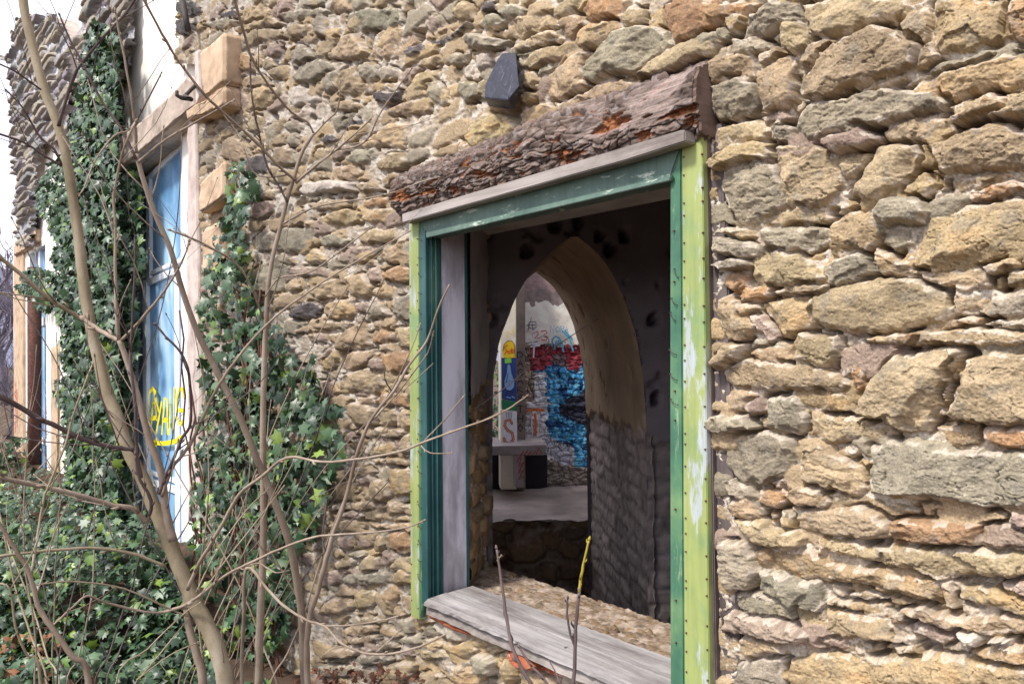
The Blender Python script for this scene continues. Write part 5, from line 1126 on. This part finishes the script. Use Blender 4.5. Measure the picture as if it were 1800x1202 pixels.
for k in range(16):
    x0 = random.uniform(330, 500); pts = []; x = x0
    for y in np.linspace(1200, random.uniform(500, 800), 14): pts.append(Py(x+0*y, y, -.07)); x += random.uniform(-12, 10)
    b.tube(pts, [.006]*14, 5)
b.build('stem', M_RUST, iv2, 0, True)
# low ivy carpet over the bank
def ground_leaves(poly, n, h0, h1, name, cols, size, tilt=.55, m_=None):
    q = sample(poly, n); W = Pz(q[:, 0], q[:, 1], .22); W = W[(W[:, 1] < .1) & (W[:, 0] > -26)]; k = len(W)
    hum = np.clip(.5+fbm(W[:, 0]*1.3, W[:, 1]*1.3, 3, 322), 0, 1.2)
    W[:, 2] = gz(W[:, 0], W[:, 1])+h0+(h1-h0)*RS.rand(k)*(.35+hum); Nn = np.array([.15, -.45, 1.])+RS.normal(0, tilt, (k, 3))
    return leaf_mesh(name, W, Nn, RS.uniform(*size, k), cols(k), None, (.5, -.6, -.5), m_, .9)
gi = ground_leaves([(-60, 818), (60, 822), (110, 835), (200, 905), (245, 960), (300, 1000), (380, 1060), (470, 1110), (500, 1215), (500, 1330), (-60, 1330)], 11500, .0, .24, 'ivy_ground_cover', lambda k: leaf_cols(k, .22), (.04, .085), .5)
gi2 = ground_leaves([(225, 905), (250, 925), (300, 970), (370, 1030), (380, 1120), (300, 1110), (240, 1040)], 1500, .02, .36, 'ivy_ground_cover', lambda k: leaf_cols(k, .15), (.05, .09), .6)
props(gi2, 'thick ivy heaped under the foot of the tall blue window', 'ground cover', None, 'stuff')
props(gi, 'low carpet of dark ivy over the ground at the lower left', 'ground cover', None, 'stuff')
def dead(k): return np.array([(.22, .11, .06), (.16, .075, .04), (.30, .18, .10), (.10, .055, .035)])[RS.choice(4, k)]*RS.uniform(.7, 1.3, (k, 1))
M_DEAD, t, b_ = mat('dead_leaf', .8, .2); a = N(t, 'Attribute', attribute_name='col'); t.links.new(a.outputs['Color'], b_.inputs['Base Color'])
fl_ = ground_leaves([(40, 1040), (90, 1030), (170, 1090), (200, 1160), (190, 1215), (0, 1215), (0, 1060)], 320, .12, .24, 'fallen_leaves', dead, (.03, .06), .8, M_DEAD)
props(fl_, 'scatter of brown and orange dead leaves on the bank and wall foot', 'leaf litter', None, 'stuff')
q = sample([(600, 1160), (640, 1168), (760, 1172), (800, 1215), (500, 1215)], 150); W = Py(q[:, 0], q[:, 1], -.06); W[:, 1] -= .16*RS.rand(len(W))
o = leaf_mesh('rusty_leaf_litter', W, np.array([0, -.6, .8])+RS.normal(0, .8, (len(W), 3)), RS.uniform(.025, .045, len(W)), np.array((.12, .055, .035))*RS.uniform(.4, 1.5, (len(W), 1)), None, (0, 0, -1), M_DEAD); props(o, 'reddish dead leaves heaped at the foot of the wall under the window', 'leaf litter', None, 'stuff')
# ================================================================== SAPLINGS
def bark_mat(name, a, b_, c):
    m = m_simple(name, [(.3, a), (.52, b_), (.75, c)], 11, .8, .25, .5, .003, (1, 1, .45), 9); t = m.node_tree; b = t.nodes['Principled BSDF']; src = b.inputs['Base Color'].links[0].from_socket
    sp = ramp(t, noise(t, 170, 3, objvec(t, (1, 1, 1.8)), .5), [(.62, (0, 0, 0)), (.68, (1, 1, 1))]); t.links.new(mixc(t, mult(t, sp, .6), src, tuple(x*.35 for x in b_)), b.inputs['Base Color']); return m
M_B1 = bark_mat('olive_grey_bark', (.17, .138, .085), (.30, .245, .165), (.42, .37, .30)); M_B2 = bark_mat('reddish_brown_bark', (.16, .115, .085), (.30, .235, .18), (.44, .37, .30)); M_B3 = bark_mat('dark_twig_bark', (.06, .042, .042), (.12, .088, .085), (.20, .16, .15))
M_B4 = bark_mat('yellow_green_shoot', (.10, .09, .02), (.30, .24, .03), (.45, .38, .06))
def smooth3(P, n=4):
    P = [Vector(p) for p in P]
    if len(P) < 3: return P
    out = []
    for i in range(len(P)-1):
        a, b, c, d = P[max(i-1, 0)], P[i], P[i+1], P[min(i+2, len(P)-1)]
        for k in range(n): t = k/n; out.append(.5*((2*b)+(c-a)*t+(2*a-5*b+4*c-d)*t*t+(3*b-a-3*c+d)*t**3))
    return out+[P[-1]]
def limb(pts, w0, w1, d0, d1, mt, parent, name='branch', seed=0, ground=False, twigs=0):
    """a limb read from the photograph, set out at its own distances in the room in front of the wall"""
    rr = random.Random(seed*7+len(pts)); n = len(pts); seg = [0]
    for i in range(1, n): seg.append(seg[-1]+math.hypot(pts[i][0]-pts[i-1][0], pts[i][1]-pts[i-1][1]))
    dep = [d0+(d1-d0)*s/seg[-1] for s in seg]; W = [Vector(tuple(map(float, Pd(x, y, d)))) for (x, y), d in zip(pts, dep)]; R = [(w0+(w1-w0)*s/seg[-1])*.5*d/F_PX for s, d in zip(seg, dep)]
    if w0 > 20: R = [(w1+(w0-w1)*(1-s/seg[-1])**1.9)*.5*d/F_PX for s, d in zip(seg, dep)]
    if ground: W.insert(0, Vector((W[0].x+.02, W[0].y+.01, -.3))); R.insert(0, R[0]*1.15)
    S = smooth3(W, 4); Rr = np.interp(np.linspace(0, len(R)-1, len(S)), np.arange(len(R)), R)
    jt = .03 if w0 > 12 else .10; Rr = [r*(1+jt*rr.uniform(-1, 1)) for r in Rr]; S = [p+Vector((rr.uniform(-1, 1), rr.uniform(-1, 1), rr.uniform(-1, 1)))*r*jt*2 for p, r in zip(S, Rr)]
    b = MB(); b.tube(S, list(Rr), 9 if w0 > 8 else 6, .06, seed)
    if w0 <= 9:                                   # buds along and at the tip
        for i in range(3, len(S)-1, 4):
            a = (S[i]-S[i-1]).normalized(); s = a.orthogonal().normalized(); s = Matrix.Rotation(rr.uniform(0, 6.28), 3, a) @ s; r = Rr[i]
            b.tube([S[i]+s*r*.6, S[i]+s*r*2.2+a*r*2.0, S[i]+s*r*2.5+a*r*3.8], [r*.75, r*.65, r*.15], 5)
        r = Rr[-1]; a = (S[-1]-S[-2]).normalized(); b.tube([S[-1], S[-1]+a*r*2.0, S[-1]+a*r*4.4], [r*1.0, r*1.5, r*.3], 6)
    o = b.build(name, mt, parent, 0, True)
    for k in range(int(twigs*1.4+.5)):
        i = rr.randrange(2, len(S)-1); a = (S[i]-S[i-1]).normalized(); s = Matrix.Rotation(rr.uniform(0, 6.28), 3, a) @ a.orthogonal().normalized(); L = rr.uniform(.10, .45); r = min(Rr[i]*.45, .0026)
        q = [S[i]]; v = (a*.8+s*.8+Vector((0, 0, .25))).normalized()
        for j in range(5): q.append(q[-1]+v*L/5); v = (v+Vector((rr.uniform(-.18, .18), rr.uniform(-.18, .18), rr.uniform(-.05, .22)))).normalized()
        t_ = MB(); t_.tube(q, [r*(1-.1*j) for j in range(6)], 5); e = (q[-1]-q[-2]).normalized(); t_.tube([q[-1], q[-1]+e*r*2.5, q[-1]+e*r*5], [r*.6, r*1.2, r*.2], 5); tw = t_.build('twig', mt, None, 0, True); tw.parent = o; tw.matrix_parent_inverse = Matrix.Identity(4)
    return o
def P_(s): return [tuple(map(float, p.split(','))) for p in s.split()]
def sapling(label, d, base, mt, rows, cat='sapling'):
    W = Pd(base[0], base[1], d); r = empty('bare_sapling', (W[0], W[1], 0), label, cat, 'bare saplings in front of the ruin')
    for k, (nm, s, w0, w1, d0, d1, m_, g_, tw) in enumerate(rows): limb(P_(s), w0, w1, d0, d1, m_ or mt, r, nm, k+int(base[0]), g_, tw)
    return r
sapling('thickest sapling with a pale olive trunk leaning left across the ivy', 2.6, (400, 1290), M_B1, [
 ('trunk', '398,1215 372,1120 345,1065 325,1020 300,960 275,900 250,840 225,790 205,730 185,680 165,600 150,520 138,420 122,310 105,230 75,150 45,30 38,-30', 31, 15, 2.6, 2.75, None, True, 3),
 ('branch', '358,1215 345,1150 332,1100 326,1040', 15, 12, 2.62, 2.62, M_B2, True, 0),
 ('branch', '304,950 292,900 283,830 262,770 240,690 225,640 210,598', 15, 9, 2.58, 2.5, M_B2, False, 2),
 ('branch', '209,600 203,510 203,400 200,345 215,270 238,215', 7, 3.5, 2.5, 2.4, M_B2, False, 3),
 ('branch', '213,598 250,560 290,510 320,460 332,425', 6, 3, 2.5, 2.35, M_B2, False, 2),
 ('branch', '208,598 190,590 165,574 150,562', 8, 8, 2.5, 2.56, M_B2, False, 0),
 ('branch', '145,562 110,540 80,520 40,485 -10,445', 8, 7, 2.6, 2.4, None, False, 3),
 ('branch', '233,790 200,785 160,777 120,760 60,730 -10,690', 8, 11, 2.55, 2.2, M_B3, False, 3),
 ('branch', '258,918 235,895 200,888 130,868 60,852 -10,838', 9, 8, 2.6, 2.3, M_B2, False, 3),
 ('branch', '290,995 240,975 170,963 80,968 -10,978', 6, 5, 2.58, 2.3, M_B1, False, 1),
 ('branch', '103,222 127,143 147,107 187,60 220,25 245,-12', 6.5, 4.5, 2.68, 2.5, M_B3, False, 2),
 ('branch', '108,290 95,262 70,240 40,190 12,160', 4.5, 2.5, 2.66, 2.5, M_B3, False, 2),
 ('branch', '108,292 75,272 40,250 -8,233', 4.5, 4, 2.66, 2.5, M_B3, False, 2),
 ('branch', '72,158 50,142 25,125 -8,110', 3.2, 3, 2.7, 2.5, M_B3, False, 1),
 ('branch', '248,840 240,790 238,720 230,640 233,560 237,470 238,420', 6.5, 3.5, 2.57, 2.4, M_B3, False, 3),
 ('branch', '262,905 266,880 250,850 242,830 238,800', 7, 4, 2.56, 2.5, M_B3, False, 0),
 ('branch', '285,872 303,822 325,795 345,760 372,700 400,653 466,573 553,506 633,456 720,407', 7, 2, 2.55, 2.35, M_B2, False, 2),
 ('branch', '280,868 290,840 308,800 320,770 335,740 332,660 318,620 290,590 275,572', 7, 3.5, 2.55, 2.4, M_B3, False, 2),
 ('branch', '330,1035 350,990 384,934 420,870 460,838 505,804 567,812 634,806 700,794 750,775 800,757 850,739 891,720 925,697', 7, 3, 2.55, 1.95, M_B2, False, 0),
 ('branch', '746,774 765,755 783,736 800,715 816,695', 2.8, 2, 2.2, 2.1, M_B2, False, 0),
 ('branch', '740,783 750,793 765,797 792,796', 2.6, 2, 2.2, 2.15, M_B2, False, 0),
 ('branch', '278,1077 330,1060 395,1012 433,992 494,964 550,944 600,939 667,934 717,926 744,915', 6, 2.6, 2.6, 2.3, M_B2, False, 1)])
sapling('slim upright grey sapling forking high against the rubble wall', 2.9, (455, 1290), M_B2, [
 ('trunk', '455,1215 457,1100 463,950 462,800 463,700 466,600 472,500 480,450 490,410 505,350 515,318 530,270 550,236', 15, 6, 2.9, 2.8, None, True, 3),
 ('branch', '520,322 560,287 592,263 630,230 650,212', 5, 2.5, 2.8, 2.7, None, False, 2),
 ('branch', '592,263 625,258 648,242 665,205 693,163 723,122', 3.4, 2, 2.75, 2.6, None, False, 0),
 ('branch', '551,238 575,212 590,198 597,175 597,142', 3.6, 2, 2.8, 2.75, None, False, 1),
 ('branch', '551,234 540,215 513,198 472,150 443,103 433,72 422,35 410,-10', 3.6, 6, 2.8, 2.4, None, False, 1),
 ('branch', '505,356 490,327 473,300 462,267 455,233 447,200 441,150 440,108', 4.4, 3, 2.8, 2.7, M_B3, False, 1),
 ('branch', '521,318 490,292 450,250 400,205 360,167 313,107 285,60 250,-5', 5, 4.4, 2.8, 2.3, None, False, 1),
 ('branch', '498,394 530,375 565,361 625,352 687,340 740,320 770,312', 3.6, 2, 2.8, 2.6, None, False, 0),
 ('branch', '508,307 480,311 458,310 442,297 430,265', 2.8, 1.8, 2.8, 2.75, None, False, 0),
 ('branch', '466,522 480,500 496,487 546,478 600,440 653,400', 3.2, 2, 2.8, 2.6, None, False, 1),
 ('branch', '463,560 440,500 420,470 400,452 350,425 300,405', 4, 3, 2.8, 2.5, None, False, 2)])
sapling('reddish sapling leaning left in front of the ivy and blue window', 3.0, (537, 1290), M_B2, [
 ('trunk', '537,1215 533,1150 532,1100 528,1060 520,1010 510,960 490,900 465,840 445,790 420,730 400,690 370,630 345,580 320,510 300,440 270,370 250,310 240,270', 15, 8, 3.0, 2.5, None, True, 4),
 ('branch', '240,272 235,200 222,120 208,50 203,20', 6, 3, 2.5, 2.4, None, False, 2),
 ('branch', '243,285 270,262 300,240 353,210 385,192 410,177', 4.5, 2.4, 2.5, 2.6, None, False, 1),
 ('branch', '240,280 210,222 180,180 143,107 123,70 105,28', 5.5, 3, 2.5, 2.4, M_B3, False, 2),
 ('branch', '240,214 252,190 268,160 283,130', 3, 2.4, 2.45, 2.4, M_B3, False, 0),
 ('branch', '239,213 225,230 200,240 167,283 148,330 140,342', 3.2, 2.2, 2.45, 2.3, None, False, 1),
 ('branch', '528,1060 500,1010 470,960 452,930 440,915', 3.5, 2.5, 3.0, 3.0, None, False, 1)])
sapling('slender whip leaning right towards the window frame', 2.6, (544, 1290), M_B2, [
 ('trunk', '541,1215 541,1110 548,1070 560,1034 574,980 587,934 607,880 627,800 653,736 693,686 720,640 750,600 770,543 790,500', 11, 3, 2.65, 2.3, None, True, 0),
 ('branch', '628,797 650,740 690,682 720,620 738,572', 3.4, 2, 2.55, 2.4, None, False, 0), ('branch', '655,738 700,690 730,650 752,620 762,585', 3.2, 2, 2.5, 2.35, None, False, 0),
 ('branch', '574,982 567,940 572,900 576,870', 3.2, 2.2, 2.6, 2.6, M_B3, False, 1), ('branch', '690,690 678,670 676,655', 2.4, 2, 2.45, 2.4, M_B3, False, 0)])
sapling('low arching whip sweeping right below the window', 2.6, (433, 1290), M_B2, [
 ('trunk', '425,1215 428,1100 433,998 470,1035 500,1065 540,1090 570,1100 600,1130 640,1147 690,1148 740,1135 778,1117', 7, 3.6, 2.62, 2.2, None, True, 0),
 ('branch', '570,1100 620,1098 670,1090 708,1080', 3.2, 2.4, 2.5, 2.4, None, False, 0), ('branch', '660,1147 685,1125 705,1105', 2.4, 1.8, 2.4, 2.35, None, False, 0), ('branch', '433,994 455,990 470,998 485,1006 505,1003', 3, 2.4, 2.6, 2.5, None, False, 0)])
sapling('dark stem curving up at the lower left corner', 2.2, (157, 1290), M_B2, [
 ('trunk', '157,1215 127,1154 90,1101 67,1064 53,1010 33,974 -10,905', 11, 6.5, 2.2, 2.1, None, True, 1),
 ('branch', '55,1008 67,934 77,877 87,850 115,780 130,725 162,642', 5, 3, 2.2, 2.3, M_B1, False, 3), ('branch', '92,1100 127,1067 154,1047 187,1059 274,1077 330,1062', 3.4, 5, 2.2, 2.5, None, False, 1),
 ('branch', '56,1030 90,1024 134,1022 217,1034 301,1071 324,1081', 2.6, 3.6, 2.2, 2.5, M_B1, False, 0), ('branch', '62,1008 80,975 105,915 118,888', 2.6, 2, 2.2, 2.2, M_B1, False, 1)])
sapling('thin pale whip at the very bottom left', 2.0, (73, 1290), M_B1, [('trunk', '73,1215 47,1151 27,1101 17,1034 -10,1026', 5, 3.4, 2.0, 1.95, None, True, 1), ('branch', '18,1036 40,1000 60,965 72,930', 2.6, 1.8, 2.0, 2.0, None, False, 1)])
sapling('spray of thin twigs rising from the bank beside the thickest trunk', 2.5, (210, 1290), M_B1, [
 ('trunk', '200,1215 260,1140 321,1080 350,1060', 3, 2.2, 2.4, 2.5, None, True, 0), ('branch', '225,1215 280,1150 330,1088', 2.6, 2, 2.4, 2.5, None, False, 0), ('branch', '240,1195 300,1150 350,1128', 2.6, 2, 2.4, 2.5, None, False, 0),
 ('branch', '345,1040 380,970 430,900 470,860', 2.6, 2, 2.5, 2.6, None, False, 0), ('branch', '353,1045 400,980 440,930 498,855', 2.6, 2, 2.5, 2.6, None, False, 0)])
sapling('dark bare shoot standing in front of the sill, left of the pair', 1.75, (940, 1330), M_B3, [('trunk', '950,1290 938,1215 920,1180 908,1155 896,1120 888,1070 880,1010 873,966', 9, 4, 1.75, 1.85, None, True, 0), ('branch', '874,985 878,980 881,976', 3, 2, 1.85, 1.84, M_B1, False, 0), ('branch', '972,1215 950,1185 930,1165 910,1132', 6, 3.4, 1.75, 1.8, None, False, 0), ('branch', '985,1202 976,1180 966,1162', 3, 2, 1.75, 1.78, None, False, 0)])
sapling('shoot with a yellow tip standing in front of the sill, right of the pair', 1.72, (1008, 1330), M_B3, [('trunk', '1008,1290 1008,1215 1011,1140 1013,1090 1018,1040', 8.5, 5.5, 1.72, 1.75, None, True, 0), ('branch', '1018,1040 1022,1010 1028,980 1035,950', 5.5, 3.8, 1.75, 1.76, M_B4, False, 0), ('branch', '1011,1138 1003,1115 997,1080 998,1053', 4.6, 3.6, 1.74, 1.73, None, False, 0)])
rz_ = random.Random(99)
for lab, bx, d, n in (('tangle of fine pale shoots in front of the ivy covered pier', 120, 2.9, 9), ('tangle of fine pale shoots in front of the blue window', 310, 3.1, 5), ('tangle of fine pale shoots against the ivy on the rubble wall', 430, 3.3, 8)):
    rows = []
    for k in range(n):
        x, y = bx+rz_.uniform(-70, 70), 1215; pts = [(x, y)]; a = rz_.uniform(-.5, .55); L = rz_.uniform(500, 1050); m_ = 9
        for j in range(m_): a += rz_.uniform(-.13, .13); x += math.sin(a)*L/m_; y -= math.cos(a)*L/m_; pts.append((x, y))
        rows.append(('shoot', ' '.join('%.0f,%.0f' % p for p in pts), rz_.uniform(2.4, 4.2), 1.5, d+rz_.uniform(-.4, .3), d+rz_.uniform(-.5, .4), rz_.choice([None, M_B1, M_B3]), True, 2))
    sapling(lab, d, (bx, 1290), M_B2, rows)
# ---- bare trees beyond the far corner
def bare_tree(x, y, h, seed, label):
    r = empty('bare_tree', (x, y, -.1), label, 'tree', 'bare trees beyond the facade'); rr = random.Random(seed); b = MB(); tr = MB()
    def grow(mb, p, v, L, rad, dep):
        q = [p]; n = 5
        for j in range(n): v = (v+Vector((rr.uniform(-.2, .2), rr.uniform(-.2, .2), rr.uniform(-.05, .15)))).normalized(); q.append(q[-1]+v*L/n)
        mb.tube(q, [rad*(1-.09*j) for j in range(n+1)], 5 if dep else 8)
        if dep < 4:
            for k in range(rr.randint(3, 5) if dep else 9):
                i = rr.randint(1, n); a = Vector((rr.uniform(-1, 1), rr.uniform(-1, 1), rr.uniform(-.1, .9))).normalized(); grow(b, q[i], (v*.7+a).normalized(), L*rr.uniform(.45, .7), rad*.5, dep+1)
    grow(tr, Vector((x, y, -.1)), Vector((0, 0, 1)), h*.45, h*.016, 0)
    tr.build('trunk', M_FAR, r, 0, True); b.build('crown', M_FAR, r); return r
M_FAR = m_simple('far_grey_bark', [(.3, (.10, .09, .12)), (.7, (.22, .19, .22))], 5, .9, .1)
for k, (px, d, h, lab) in enumerate(((-12, 17, 4.2, 'low tangled bare tree just beyond the far corner of the facade'), (8, 24, 7.0, 'taller bare tree seen past the far corner'), (-40, 30, 8.5, 'faint bare tree at the left edge of the photo'), (14, 14, 2.6, 'thorny bare bush at the foot of the far corner'))):
    W = Pd(px, 700, d); bare_tree(float(W[0]), float(W[1]), h, 50+k, lab)
ug = empty('tangled_undergrowth', Pz(10, 845, -.1), 'tangle of ivy leaves and dry stems beyond the far corner of the facade', 'undergrowth'); ug['kind'] = 'stuff'
c_ = Pz(0, 850, -.1); n = 2600; q = np.array(c_)+np.stack([RS.uniform(-5.5, 1.2, n), RS.uniform(-1.6, .2, n), RS.uniform(0, 1, n)], 1); q[:, 2] = -.2+RS.rand(n)*(.55+.35*fbm(q[:, 0], q[:, 1], 2, 4)); o = leaf_mesh('foliage', q-np.array(ug.location), RS.normal(0, 1, (n, 3)), RS.uniform(.06, .12, n), leaf_cols(n, .1), None); o.parent = ug
b = MB(); rr = random.Random(4)
for k in range(150):
    p = Vector(tuple(c_+np.array([rr.uniform(-5.5, 1.2), rr.uniform(-1.6, .2), -.1]))); v = Vector((rr.uniform(-.6, .6), rr.uniform(-.6, .6), 1)).normalized(); q = [p]
    for j in range(6): q.append(q[-1]+v*rr.uniform(.12, .3)); v = (v+Vector((rr.uniform(-.4, .4), rr.uniform(-.4, .4), rr.uniform(-.3, .1)))).normalized()
    b.tube(q, [.008-.001*j for j in range(7)], 4)
b.build('dry_stems', M_B2, ug)
# greenery seen through the gap left of the painted pillar
W = gp(868, 780); sh = empty('leafy_shrub', (W+Mdir*2.0)*np.array([1, 1, 0]), 'green shrub glimpsed through the gap left of the cream pillar', 'shrub')
n = 1500; pp_ = (W+Mdir*2.0)+RS.normal(0, 1, (n, 3))*np.array([.5, .5, .45]); pp_[:, 2] = np.clip(pp_[:, 2], -.1, 1.35)
o = leaf_mesh('foliage', pp_-np.array(sh.location), RS.normal(0, 1, (n, 3)), RS.uniform(.05, .1, n), leaf_cols(n, .2), None); o.parent = sh
MB().tube([(W+Mdir*2)*np.array([1, 1, 0]), W+Mdir*2], [.04, .02], 6).build('stem', M_B3, sh)
